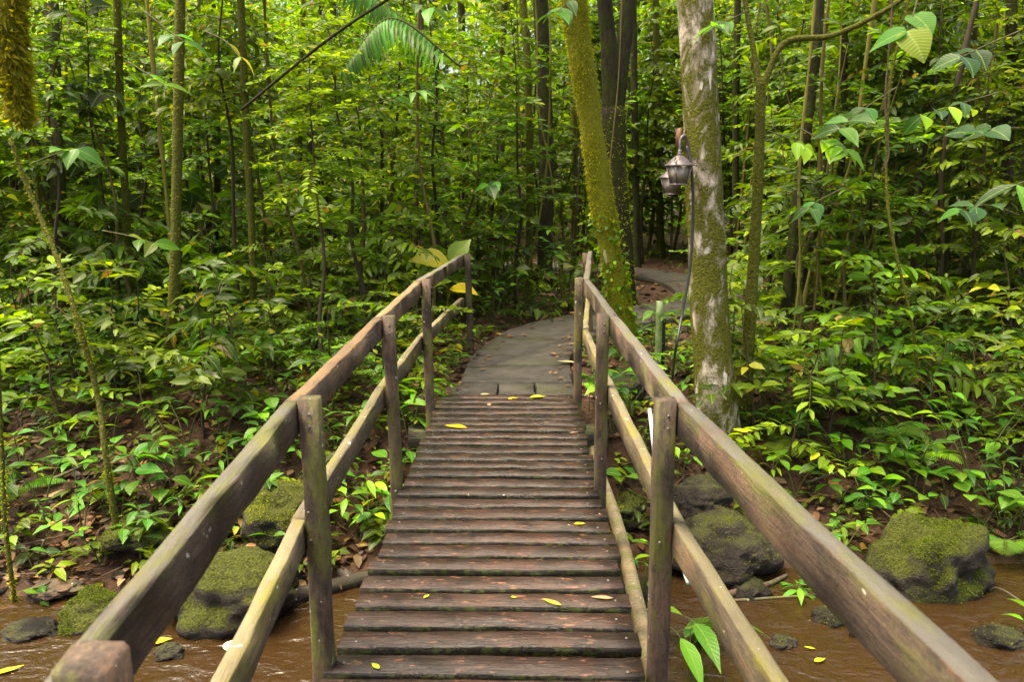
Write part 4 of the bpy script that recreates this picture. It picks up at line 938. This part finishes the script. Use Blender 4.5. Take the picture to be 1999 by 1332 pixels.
tg = nrm(np.gradient(PATH, axis=0))[q]; X = PATH[q, 0] + tg[:, 1] * sd3; Y = PATH[q, 1] - tg[:, 0] * sd3; kp = Y > 5.9; nk = int(kp.sum())
leaves(a, np.column_stack([X, Y, .004 * (Y - 6) + .014 + rng.uniform(0, .01, n)])[kp], np.column_stack([np.cos(an), np.sin(an), np.zeros(n)])[kp], np.array([0, 0, 1.]) + rng.normal(0, .2, (nk, 3)), L[kp], L[kp] * .45, LC[rng.choice(7, nk, p=pr)] * rng.uniform(.4, 1.2, (nk, 1)), T_MID, rng.uniform(-.1, .2, nk), rng.uniform(0, .4, nk), .03, rng)
stuff(link('leaf_litter', a.mesh('leaf_litter'), M_LITTER))
a = Acc(); X, Y, Z = scatter(700, 4.2, 12, rng, pw=1.5)
for x, y, z in zip(X, Y, Z):
    an = rng.uniform(0, 6.28); l_ = rng.uniform(.1, .5); d = np.array([math.cos(an), math.sin(an), 0]) * l_ / 2; p = np.array([x, y, z + .015])
    tube(a, [p - d, p + rng.normal(0, .02, 3), p + d + np.array([0, 0, rng.uniform(0, .06)])], [.006, .005, .003], 4, np.array((.13, .085, .05)) * rng.uniform(.4, 1.4), cap=False)
stuff(link('twig_debris', a.mesh('twig_debris'), M_TWIG))

# ------------------------------------------------------------------ plants one can pick out, each leaf a piece of its own
LEAFME = {}
COLS = dict(bright=(.17, .36, .012), fresh=(.10, .24, .016), mid=(.055, .15, .016), deep=(.030, .085, .014), yellow=(.46, .36, .015), lime=(.24, .42, .015), blue=(.040, .105, .022), olive=(.15, .22, .02))
def leaf_me(shape, col):
    key = (shape, col)
    if key not in LEAFME:
        a = Acc(); tm, w, dr, fo = dict(ovate=(T_HI, .46, .28, .3), lance=(T_HI, .28, .35, .3), heart=(T_HEART, .80, .3, .12), round=(T_HI, .62, .3, .2))[shape]
        leaves(a, [(0, 0, 0)], np.array([1., 0, 0]), np.array([0, 0, 1.]), 1.0, w, COLS[col], tm, dr, fo, .012, np.random.default_rng(len(LEAFME)))
        LEAFME[key] = a.mesh('leaf')
    return LEAFME[key]
def put_leaf(parent, p, d, up, L, shape, col):
    o = link('leaf', leaf_me(shape, col), M_LEAF, parent); x = nrm(d); y = nrm(np.cross(up, x)); z = np.cross(x, y)
    o.matrix_basis = Matrix(((x[0] * L, y[0] * L, z[0] * L, p[0]), (x[1] * L, y[1] * L, z[1] * L, p[1]), (x[2] * L, y[2] * L, z[2] * L, p[2]), (0, 0, 0, 1)))
def herb(px, py, label, n=10, H=.35, L=(.10, .16), shape='ovate', cols=('fresh', 'bright'), seed=0, stems=1, spread=.18, name='leafy_herb', at=None, lift=0.0, cat='plant'):
    rng = np.random.default_rng(seed + 3000); g = on_ground(px, py) if at is None else np.asarray(at, float); t = thing(name, label, cat, g)
    st = Acc(); per = max(3, n // stems)
    for s in range(stems):
        an = s * 2.4 + rng.random() * 2; off = np.array([math.cos(an), math.sin(an), 0]) * (spread if stems > 1 else .02); h = H * rng.uniform(.7, 1.1)
        P = spline3([(0, 0, -.03), off * .4 + np.array([0, 0, h * .55]), off + np.array([0, 0, h])], 4); tube(st, P, np.linspace(.005, .0025, len(P)), 5, (.09, .11, .03))
        for i in range(per):
            f = 1.0 if i < per * .6 else rng.uniform(.45, .9); j = int(f * (len(P) - 1)); a_ = i * 2.4 + rng.normal(0, .25)
            d = np.array([math.cos(a_), math.sin(a_), rng.normal(.12, .22)]); l_ = rng.uniform(*L); p = P[j]
            tube(st, [p, p + nrm(d) * l_ * .18], [.002, .0016], 4, (.09, .12, .03), cap=False)
            put_leaf(t, p + nrm(d) * l_ * .16, d, np.array([0, 0, 1.]) + rng.normal(0, .2, 3), l_, shape, cols[rng.integers(0, len(cols))])
    link('stem', st.mesh('stem'), M_TWIG, t); return t
def fern(px, py, label, n=7, L=.5, col='bright', seed=0, at=None, rise=.7, az=None):
    rng = np.random.default_rng(seed + 4000); g = on_ground(px, py) if at is None else np.asarray(at, float); t = thing('fern', label, 'fern', g); c = np.array(COLS[col])
    for i in range(n):
        a_ = (i / n * 6.28 + rng.normal(0, .2)) if az is None else az + rng.normal(0, .35); l_ = L * rng.uniform(.75, 1.1); h = np.array([math.cos(a_), math.sin(a_), 0]); m = 26; s = np.linspace(0, 1, m)
        P = h * (l_ * s * (1 - .12 * s ** 2))[:, None] + np.array([0, 0, 1.]) * (l_ * (rise * s - .75 * rise * s ** 2.2))[:, None]
        fr = Acc(); tube(fr, P, np.linspace(.004, .0012, m), 4, (.07, .10, .02), cap=False)
        T = nrm(np.gradient(P, axis=0)); side = np.cross(h, (0, 0, 1.)); k = np.arange(5, m)
        for sg in (-1, 1):
            pl = l_ * .30 * np.sin(np.pi * (s[k] * .93 + .03)) ** .8 * np.linspace(1.15, .75, len(k)) + .006
            leaves(fr, P[k], side * sg * .95 + T[k] * .42 + np.array([0, 0, -.1]), np.array([0, 0, 1.]) + rng.normal(0, .08, (len(k), 3)), pl, l_ * .020 + pl * .05, np.tile(c, (len(k), 1)) * rng.uniform(.75, 1.2, (len(k), 1)), T_LONG, .22, .15)
        link('frond', fr.mesh('frond'), M_LEAF, t)
    return t
B_, F_, M_, D_ = 'bright', 'fresh', 'mid', 'deep'
HB = [  # px, py, label, leaves, height, leaf length, shape, colours, stems, spread
    (800, 870, 'bright glossy herb crowding the left deck edge beside the third post', 26, .5, (.17, .26), 'lance', (B_, B_, F_), 4, .16),
    (722, 1045, 'glossy bright herb beside the left deck edge above the stream', 24, .34, (.15, .22), 'lance', (B_, F_, M_), 4, .17),
    (765, 950, 'small bright herb at the foot of the second left post', 10, .2, (.08, .12), 'ovate', (B_, F_), 2, .08),
    (660, 905, 'mid-green herb behind the lower left rail', 14, .36, (.09, .14), 'ovate', (F_, M_), 3, .2),
    (590, 900, 'leafy herb behind the near left post', 12, .34, (.10, .15), 'ovate', (F_, M_), 2, .16),
    (520, 985, 'small green herb on the mossy boulder left of the near post', 9, .18, (.09, .13), 'ovate', (B_, F_), 2, .08),
    (300, 1000, 'two-stemmed herb with large drooping leaves on the left bank', 7, .30, (.16, .22), 'round', (M_, F_), 2, .12),
    (505, 860, 'broad-leaved herb above the left handrail', 8, .3, (.14, .2), 'round', (M_, F_), 2, .12),
    (80, 1190, 'small seedling in mud at the far left', 6, .12, (.07, .10), 'round', (F_, M_), 1, .05),
    (70, 1225, 'bright three-leaved seedling in mud near the lower left corner', 3, .07, (.07, .09), 'heart', (B_,), 1, .03),
    (210, 1010, 'glossy herb beside the curved mossy stem on the left', 9, .24, (.10, .14), 'ovate', (F_, M_), 2, .12),
    (140, 760, 'leafy herb with whorled leaves at the foot of the left dark trunk', 12, .5, (.12, .18), 'lance', (F_, M_), 2, .2),
    (60, 740, 'pale whorled herb near the far left edge', 12, .5, (.12, .18), 'lance', (M_, D_, F_), 2, .2),
    (400, 790, 'drooping-leaved herb in front of the left undergrowth', 12, .45, (.12, .18), 'lance', (F_, 'olive'), 3, .2),
    (720, 1185, 'tiny green sprig growing over the left end of a deck plank', 5, .07, (.05, .075), 'ovate', (B_, F_), 1, .02),
    (1215, 850, 'bright herb with drooping leaves beyond the second right post', 20, .55, (.13, .20), 'ovate', (B_, F_, F_), 4, .2),
    (1150, 800, 'single-stemmed bright herb at the foot of the third right post', 7, .3, (.12, .18), 'lance', (B_,), 1, .05),
    (1240, 900, 'dense green herb under the right handrail between its posts', 16, .34, (.09, .14), 'ovate', (F_, M_, B_), 4, .2),
    (1330, 935, 'leafy herb behind the near right post below the handrail', 14, .3, (.10, .14), 'ovate', (F_, B_), 3, .16),
    (1250, 1195, 'bright herb reaching over the right deck edge near the stream', 14, .42, (.10, .15), 'lance', (B_, F_), 4, .10),
    (1345, 1330, 'large-leaved glossy plant below the lower right rail', 9, .34, (.30, .40), 'lance', (F_, 'blue', M_), 2, .08),
    (1250, 1310, 'small bright sprouts at the near right deck edge', 8, .3, (.07, .10), 'ovate', (B_, F_), 3, .08),
    (1385, 790, 'climbing sprig with bright drooping leaves against the lantern tree', 10, .6, (.14, .2), 'lance', (B_, F_), 2, .12),
    (1300, 770, 'bright seedling between the pale green post and the lantern tree', 8, .4, (.10, .14), 'ovate', (B_, F_), 2, .1),
    (1500, 960, 'bright lime seedling on the soil bank above the right handrail', 9, .28, (.08, .12), 'lance', (B_, 'lime'), 3, .08),
    (1560, 1180, 'dark glossy rosette at the stream edge under the right handrail', 12, .14, (.12, .18), 'lance', (M_, F_), 2, .06),
    (1650, 930, 'clump of broad bright leaves on the right bank', 16, .34, (.10, .15), 'round', (B_, F_), 3, .18),
    (1735, 985, 'yellow-green broad-leaved herb above the large mossy boulder', 12, .34, (.13, .18), 'round', ('lime', 'olive', B_), 2, .16),
    (1660, 1010, 'mid-green herb left of the large mossy boulder', 14, .3, (.10, .15), 'round', (F_, M_), 3, .16),
    (1640, 1100, 'glossy herb by the large mossy boulder, next to the handrail', 12, .26, (.09, .13), 'ovate', (F_, M_), 3, .12),
    (1800, 985, 'three-leaved olive seedling touching the top of the large mossy boulder', 4, .24, (.14, .18), 'round', ('olive', F_), 1, .05),
    (1900, 960, 'dense glossy shrub at the right edge above the large mossy boulder', 36, .75, (.13, .2), 'ovate', (F_, M_, M_, B_), 7, .4),
    (1960, 1040, 'glossy-leaved shrub at the right edge beside the large mossy boulder', 26, .55, (.13, .2), 'lance', (F_, M_, 'blue'), 5, .3),
    (1850, 870, 'glossy herb in the shade behind the boulder shrub', 22, .55, (.11, .16), 'ovate', (M_, F_), 5, .35),
    (1990, 1265, 'bright sprig over the water in the lower right corner', 8, .2, (.12, .16), 'lance', (B_,), 2, .08),
    (1690, 790, 'whorl of large wet leaves hanging in front of the right bank', 8, .62, (.17, .23), 'round', (M_, F_), 1, .05),
    (1830, 800, 'dark broad-leaved herb right of the hanging whorl', 12, .5, (.15, .2), 'ovate', (M_, D_), 2, .2),
    (1550, 760, 'small-leaved herb beside the forked tree', 14, .4, (.08, .13), 'ovate', (M_, F_), 3, .2),
    (1440, 700, 'green herb behind the lantern tree', 14, .5, (.10, .15), 'ovate', (F_, M_), 3, .2),
    (1490, 790, 'herb with rounded leaves at the foot of the forked tree', 10, .4, (.11, .16), 'round', (F_, M_), 2, .14),
    (900, 690, 'small herb at the path edge by the far left post', 12, .24, (.08, .12), 'ovate', (F_, B_), 3, .12),
    (880, 730, 'bright small herb at the left corner where deck meets path', 12, .2, (.07, .11), 'ovate', (B_, F_), 3, .1),
    (960, 640, 'leafy green shrub lining the left edge of the path', 30, .6, (.10, .15), 'ovate', (B_, F_, F_, M_), 6, .3),
    (1040, 615, 'leafy green shrub beyond the path, straight ahead', 34, .8, (.10, .16), 'ovate', (B_, F_, M_), 6, .35),
    (1090, 600, 'light-leaved shrub left of the far right post', 30, 1.0, (.12, .18), 'ovate', (F_, B_, M_), 6, .35),
    (990, 600, 'taller leafy shrub behind the shrubs that line the path', 34, 1.1, (.12, .17), 'round', (F_, M_), 6, .4),
]
for i, (px, py, lab, n, H_, L_, sh, cl, ns, sp) in enumerate(HB): herb(px, py, lab, n, H_, L_, sh, cl, i, ns, sp)
# more herbs of the banks: copies of four small plants
rng = np.random.default_rng(404); hp = []
for i, (n_, H_, L_, sh, cl) in enumerate(((9, .26, (.09, .14), 'ovate', (F_, M_)), (12, .32, (.08, .13), 'lance', (F_, M_)), (8, .22, (.10, .15), 'round', (F_, M_, B_)), (14, .40, (.10, .15), 'ovate', (M_, D_)))):
    hp.append(herb(0, 0, 'x', n_, H_, L_, sh, cl, 200 + i, 2, .12, at=(0, 0, 0)))
SAYH = ('small ovate-leaved herb', 'narrow-leaved herb', 'round-leaved herb', 'taller dark herb'); spots = []
for _ in range(3000):
    if len(spots) >= 210: break
    Y = 4.45 + 3.6 * rng.random(); px = rng.uniform(-60, 2060) if len(spots) < 150 else rng.uniform(-60, 760); p = on_y(px, 700, Y); x = p[0]
    if path_dist(x, Y)[0] < .72 or abs(x) < .8 or gz(x, Y) < WATER_Z + .06 or any((x - q[1]) ** 2 + (Y - q[2]) ** 2 < .05 for q in spots): continue
    if 1330 < px < 1440 and Y < 6.0: continue
    spots.append((px, x, Y, int(rng.integers(0, 4))))
spots.sort(); ch = {}
for j, (px, x, Y, k_) in enumerate(spots):
    first = k_ not in ch.setdefault('used', set()); ch['used'].add(k_)
    t = hp[k_] if first else copy_thing(hp[k_], (0, 0, 0)); t.location = (x, Y, gz(x, Y)); t.rotation_euler = (0, 0, rng.uniform(0, 6.28)); t.scale = (rng.uniform(.8, 1.35),) * 3
    z_ = zone(px); key = (k_, z_); ch[key] = ch.get(key, 0) + 1
    t['label'] = '{} on the bank {}, {} from left'.format(SAYH[k_], z_, ORD[ch[key] - 1]); t['group'] = 'small herbs on the stream banks'
lc = {}
lp_ = sorted((rng.uniform(-60, 2060), rng.uniform(6.8, 15)) for _ in range(62))
for j, (px, Y) in enumerate(lp_):
    if 1190 < px < 1380 or (860 < px < 1180 and Y < 9.4): continue
    b_ = on_y(px, 600, Y); z0 = gz(b_[0], Y) - .05; zs = np.linspace(z0, 7.5, 9); x_ = b_[0] + np.cumsum(rng.normal(0, .07, 9)); y_ = Y + np.cumsum(rng.normal(0, .06, 9))
    if j % 4 == 0: x_ = x_ + .5 * np.sin(np.linspace(0, 3, 9)) * rng.choice([-1, 1])
    P = spline3(np.column_stack([x_, y_, zs]), 6); a = Acc(); r_ = rng.uniform(.008, .024); c_ = [(.20, .18, .03), (.14, .11, .03), (.06, .045, .025), (.24, .22, .04)][j % 4]
    tube(a, P - P[0], r_ * (1 + .25 * rng.normal(0, 1, len(P))).clip(.6, 1.6), 6, c_)
    z_ = zone(px); w_ = ('pale mossy', 'brown', 'dark', 'yellow-green mossy')[j % 4]; lc[(z_, w_)] = lc.get((z_, w_), 0) + 1
    tag(link('hanging_liana', a.mesh('hanging_liana'), M_TWIG, None, P[0]), 'thin {} liana {}, {} from left'.format(w_, z_, ORD[lc[(z_, w_)] - 1]), 'liana', 'thin lianas in the forest')
fern(30, 960, 'bright green fern at the far left edge of the bank', 6, .42, B_, 1)
fern(1600, 905, 'arching yellow-green fern on the soil slope of the right bank', 5, .55, 'olive', 2, az=2.6)
fern(1780, 900, 'umbrella-shaped bright fern in the middle of the right bank', 7, .42, B_, 3, rise=1.0)
fern(1715, 860, 'upright feathery fern behind the umbrella-shaped fern', 6, .42, F_, 4, rise=1.1)
fern(1960, 1060, 'dark drooping fern between the boulder and the right edge', 6, .5, F_, 5)
fern(1690, 985, 'small fern at the left shoulder of the large mossy boulder', 6, .28, M_, 6)
fern(1240, 745, 'small fern beside the path past the right posts', 5, .3, F_, 7)
# leaves high in the picture that stand out one by one
def spray(label, pts, L, shape, cols, seed, name='leafy_branch', r=.006):
    """a drooping branch given by (px, py, Y) points with leaves along its outer part"""
    rng = np.random.default_rng(seed + 6000); P = spline3([on_y(*p) for p in pts], 6); g = P[0].copy(); Q = P - g; t = thing(name, label, 'branch', g); st = Acc(); tube(st, Q, np.linspace(r, .003, len(Q)), 6, (.08, .075, .03))
    n = len(L); d0 = nrm(Q[-1] - Q[len(Q) // 2]); sd2 = nrm(np.cross(d0, (0, 0, 1.)))
    for i, l_ in enumerate(L):
        f = 1 - .62 * (i // 2) / max(1, n / 2); p = Q[int(f * (len(Q) - 1))]; s = 1 if i % 2 else -1
        d = d0 * rng.uniform(.2, .7) + sd2 * s * rng.uniform(.5, 1) + np.array([0, 0, rng.normal(-.12, .2)]); put_leaf(t, p, d, np.array([0, -.7, 1.]) + rng.normal(0, .25, 3), l_, shape, cols[i % len(cols)])
    link('stem', st.mesh('stem'), M_TWIG, t); return t
u = rng.uniform
spray('bright lime leaf cluster glowing right of the forked tree', [(1560, 250, 5.9), (1610, 275, 5.75), (1650, 292, 5.6)], [.24, .22, .24, .21, .20, .22, .19, .18, .2, .17], 'ovate', ('lime', 'lime', B_, 'lime'), 1)
spray('lime young leaves left of the brightest cluster', [(1500, 255, 5.9), (1540, 270, 5.8), (1570, 285, 5.75)], [.24, .22, .2, .2, .18], 'ovate', ('lime',), 2)
spray('large ribbed dark leaves above the lime clusters', [(1750, 170, 5.9), (1690, 210, 5.75), (1640, 250, 5.6)], [.25, .23, .24, .2, .22, .2, .2, .18], 'ovate', (M_, 'blue', D_), 3)
spray('ribbed leaves with bright tips right of the lime clusters', [(1950, 180, 5.8), (1880, 200, 5.6), (1800, 225, 5.5)], [.22, .2, .24, .2, .2, .2, .18, .2], 'ovate', ('lime', M_, 'blue', F_), 4)
spray('very large yellow-spotted heart leaves hanging at the top right', [(1800, -40, 4.6), (1785, 20, 4.5), (1770, 60, 4.4)], [.23, .21, .2], 'heart', ('olive', F_, M_), 5)
spray('grey-green broad leaves hanging near the right top corner', [(1990, 60, 4.8), (1920, 90, 4.7), (1880, 110, 4.6)], [.2, .19, .18, .17], 'round', ('blue', M_, D_), 6)
spray('dark round leaves at the right edge below the corner', [(1990, 250, 5.0), (1950, 250, 4.9), (1900, 260, 4.8)], [.19, .18, .18, .18], 'heart', ('blue', D_), 7)
spray('long bright leaf blades entering at the right edge', [(2060, 330, 3.9), (2010, 350, 3.8), (1985, 360, 3.7)], [.26, .24, .22], 'lance', (F_, 'blue'), 8)
spray('glossy leaves over the top of the leaning mossy trunk', [(1150, -60, 6.6), (1110, 0, 6.5), (1085, 25, 6.4)], [.26, .24, .24, .22, .2], 'ovate', (F_, 'blue', F_), 9)
spray('leaf sprig at the top of the pale lantern tree', [(1460, 20, 5.8), (1420, 40, 5.7), (1390, 50, 5.6)], [.2, .18, .18, .16, .17, .15], 'ovate', (B_, F_, 'blue'), 10)
spray('pale leaves around the top centre-left', [(760, -60, 6.2), (800, 0, 6.1), (840, 15, 6.0)], [.25, .22, .22, .2], 'ovate', (B_, F_), 11)
spray('bright leaves in rows beneath the palm frond', [(700, 215, 7.2), (770, 190, 7.0), (850, 170, 6.8)], [.24, .22, .24, .2, .22, .2, .18, .2, .2, .18], 'lance', (F_, B_, M_), 12)
spray('drooping green leaves near the top left liana', [(250, 120, 5.8), (290, 145, 5.7), (320, 165, 5.6)], [.22, .2, .18, .16, .18], 'lance', (B_, 'olive'), 13)
spray('pale shiny leaves in the upper left', [(280, 20, 5.6), (330, 60, 5.5), (360, 80, 5.4)], [.2, .18, .16, .2], 'ovate', (F_, 'blue'), 14)
spray('large dim leaves beside the left dark trunk', [(60, 320, 6.2), (110, 300, 6.1), (150, 290, 6.0)], [.24, .22, .2, .22, .2], 'round', ('blue', M_), 15)
spray('drooping sprig of yellowing leaves in the upper left', [(400, 60, 5.8), (440, 80, 5.7), (470, 110, 5.6)], [.17, .16, .15], 'lance', ('yellow', 'olive'), 16)
spray('leaning green leaves in the middle of the left forest', [(200, 450, 6.4), (250, 460, 6.3), (300, 475, 6.2)], [.24, .22, .2, .2, .22], 'ovate', (F_, 'olive', M_), 17)
spray('pair of pale leaves on a twig left of the mossy stem', [(540, 360, 6.6), (560, 365, 6.6), (585, 380, 6.6)], [.16, .14, .12], 'ovate', ('olive', F_), 18)
spray('wet leaves in the right forest below the lime clusters', [(1640, 370, 6.5), (1600, 390, 6.4), (1580, 405, 6.3)], [.22, .2, .2, .18], 'ovate', ('blue', M_), 19)
spray('broad leaves in the centre above the far left post', [(1000, 330, 9), (975, 350, 8.9), (955, 362, 8.8)], [.32, .28, .24, .22], 'ovate', ('blue', F_, M_), 20)
spray('grey-green leaves near the right edge at mid height', [(1990, 420, 5.6), (1930, 400, 5.5), (1880, 410, 5.4)], [.2, .18, .2, .18, .16], 'round', ('blue', M_, D_), 21)
# yellowing big leaf behind the far left rail
g = on_y(872, 620, 7.95); g[2] = gz(g[0], g[1]); t = thing('yellowing_plant', 'big yellowing leaves standing behind the far left handrail', 'plant', g)
c_ = on_y(878, 512, 7.9) - g; st = Acc(); tube(st, spline3([(0, 0, -.04), c_ * np.array([.3, .3, .6]), c_], 5), np.linspace(.010, .005, 11), 6, (.16, .17, .04)); link('stem', st.mesh('stem'), M_TWIG, t)
put_leaf(t, c_, on_y(800, 490, 7.7) - g - c_, np.array([.1, -.8, 1.]), .46, 'round', 'yellow'); put_leaf(t, c_ + np.array([0, 0, -.01]), on_y(908, 468, 7.9) - g - c_, np.array([-.3, -1., .3]), .36, 'round', 'olive')
put_leaf(t, c_ * .8, on_y(838, 545, 7.6) - g - c_ * .8, np.array([0, -.5, 1.]), .34, 'round', 'olive'); put_leaf(t, c_ * .7, np.array([.6, -.3, .1]), np.array([0, -.4, 1.]), .36, 'round', 'yellow')
# palm frond at the top
def palm(label, p0, mid, p1, seed, col='blue', ll=.42):
    rng = np.random.default_rng(seed); P = spline3([on_y(*p0), on_y(*mid), on_y(*p1)], 16); g = P[0].copy(); Q = P - g; t = thing('palm_frond', label, 'palm frond', g); st = Acc(); tube(st, Q, np.linspace(.012, .003, len(Q)), 6, (.10, .12, .03)); link('stem', st.mesh('stem'), M_TWIG, t)
    T = nrm(np.gradient(Q, axis=0)); c = np.array(COLS[col])
    for i in range(4, len(Q)):
        side = nrm(np.cross(T[i], (0, 0, 1.)))
        for s in (-1, 1):
            a = Acc(); l_ = ll * (.5 + .6 * math.sin(math.pi * (i / len(Q)) ** .8)) * rng.uniform(.85, 1.1); leaves(a, [Q[i]], side * s * .75 + T[i] * .45 + np.array([0, 0, -.45]), np.array([0, 0, 1.]) + T[i] * .4, l_, .034, c * rng.uniform(.8, 1.3), T_LONG, .5, .3); link('leaflet', a.mesh('leaflet'), M_LEAF, t)
    return t
palm('arching palm frond with combed leaflets at the top centre-left', (900, 130, 7.6), (765, 35, 7.4), (672, 130, 7.2), 1, 'mid', .36)
palm('palm frond drooping behind the arching frond at the top', (640, -60, 8.2), (740, 0, 8.1), (840, 75, 8.0), 2, 'mid', .38)

# fallen leaves lying on the deck, the path, the water
def fallen_leaf(px, py, z, L, col, shape, label, seed, rot=None):
    p = on_z(px, py, z); rng = np.random.default_rng(seed); a = Acc(); tm, w = (T_HI, .5) if shape == 'ovate' else (T_HEART, .8) if shape == 'heart' else (T_HI, .3)
    an = rng.uniform(0, 6.28) if rot is None else rot
    leaves(a, [(-math.cos(an) * L / 2, -math.sin(an) * L / 2, .007)], np.array([math.cos(an), math.sin(an), .0]), np.array([0, 0, 1.]), L, L * w, col, tm, -.04, .16, .02, rng)
    return tag(link('fallen_leaf', a.mesh('fallen_leaf'), M_LITTER, None, p), label, 'leaf')
YL = (.62, .42, .015); TAN = (.42, .24, .12); PALE = (.62, .50, .22); LIM = (.40, .52, .02)
fallen_leaf(890, 836, 0, .16, YL, 'ovate', 'large yellow leaf lying on the far part of the deck', 1, 2.9)
fallen_leaf(1050, 777, 0, .13, (.52, .46, .02), 'ovate', 'yellow leaf at the far deck end, rightmost of the three there', 2, .1)
fallen_leaf(1001, 780, 0, .09, YL, 'ovate', 'yellow leaf at the far deck end, middle of the three there', 3, .3)
fallen_leaf(947, 772, 0, .08, PALE, 'ovate', 'pale leaf at the far deck end, leftmost of the three there', 4, 0)
fallen_leaf(1131, 1026, 0, .055, YL, 'ovate', 'small yellow leaf near the right end of a deck plank', 5, 0)
fallen_leaf(1077, 1180, 0, .085, (.45, .38, .04), 'lance', 'narrow yellow leaf on the near deck, right of centre', 6, 2.6)
fallen_leaf(1175, 1171, 0, .085, TAN, 'lance', 'curled tan leaf near the right end of a near plank', 7, 3.1)
fallen_leaf(1120, 847, 0, .06, TAN, 'lance', 'small tan leaf at the right edge of the far deck', 8, .1)
fallen_leaf(733, 1305, 0, .042, LIM, 'ovate', 'small lime leaf on the nearest plank, left side', 9, 2.4)
fallen_leaf(1003, 1170, 0, .025, LIM, 'ovate', 'tiny green leaf scrap in the middle of the near deck', 10)
fallen_leaf(833, 1168, 0, .03, LIM, 'ovate', 'tiny green leaf scrap left of centre on the near deck', 11)
fallen_leaf(955, 792, 0, .06, TAN, 'ovate', 'brown leaf on the far deck below the pale leaf', 12)
fallen_leaf(1105, 708, .02, .16, PALE, 'lance', 'long pale leaf on the path near the right posts', 13, 3.0)
fallen_leaf(1080, 692, .02, .09, (.35, .16, .03), 'ovate', 'small orange-brown leaf on the path past the deck', 14)
WZ = WATER_Z + .003
fallen_leaf(456, 1262, WZ, .11, (.78, .72, .40), 'heart', 'pale cream leaf floating between the left rails', 15, 1.2)
fallen_leaf(312, 1255, WZ, .13, YL, 'ovate', 'yellow leaf floating behind the left handrail', 16, .3)
fallen_leaf(15, 1312, WZ, .15, YL, 'lance', 'yellow leaf on the water in the lower left corner', 17, .5)
fallen_leaf(1600, 1292, WZ, .07, LIM, 'ovate', 'lime leaf floating on the stream right of the lower rail', 18, .3)
fallen_leaf(1580, 1268, WZ, .06, LIM, 'lance', 'tiny lime leaf upstream of the larger lime leaf on the water', 19, 2.8)
for i, (px, py, c, lab) in enumerate([(475, 1078, (.62, .40, .05), 'golden leaf resting on the mossy boulder behind the left rail'), (505, 1105, TAN, 'crumpled rusty leaf hanging over the mossy boulder behind the left rail'), (490, 1070, (.36, .17, .08), 'folded reddish leaf on top of the left mossy boulder'),
                                    (115, 1185, YL, 'golden leaf on mud in front of the low mossy stone, far left'), (10, 1190, YL, 'yellow leaf on mud at the left edge'), (65, 830, (.45, .32, .18), 'large dry tan leaf caught in the far left shrubs'), (1565, 770, (.42, .26, .08), 'dry tan leaf on the slope beside the forked tree'),
                                    (715, 985, YL, 'yellow leaf on the ground under the left rail'), (620, 995, (.30, .14, .05), 'brown leaf on the ground behind the near left post'), (680, 1130, YL, 'yellow leaf at the stream edge left of the deck')]):
    p = on_ground(px, py); fallen_leaf(px, py, p[2] + .012 + (.12 if i in (0, 1, 2) else 0), .13, c, 'ovate', lab, 40 + i)

# small stones along the waterline
rng = np.random.default_rng(88); bm = bmesh.new(); bmesh.ops.create_icosphere(bm, subdivisions=1, radius=1.0); IV = np.array([v.co[:] for v in bm.verts]); IF = np.array([[v.index for v in f.verts] for f in bm.faces]); bm.free()
a = Acc(); n = 650; Yp = rng.normal(4.15, .35, n); Xp = rng.uniform(-5.5, 5.5, n); Zp = ground_z(Xp, Yp)
for x, y, z in zip(Xp, Yp, Zp):
    sc_ = rng.gamma(2.0, .013) + .012
    V = IV * (sc_ * rng.uniform(.6, 1.3, 3)) * rng.uniform(.8, 1.15, (len(IV), 1)); V[:, 2] *= .7; an = rng.random() * 6; c, s_ = math.cos(an), math.sin(an)
    V = V @ np.array([[c, s_, 0], [-s_, c, 0], [0, 0, 1]]); a.add(V + np.array([x, y, z + sc_ * .15]), IF)
stuff(link('stream_gravel', a.mesh('stream_gravel'), M_ROCK_DARK))
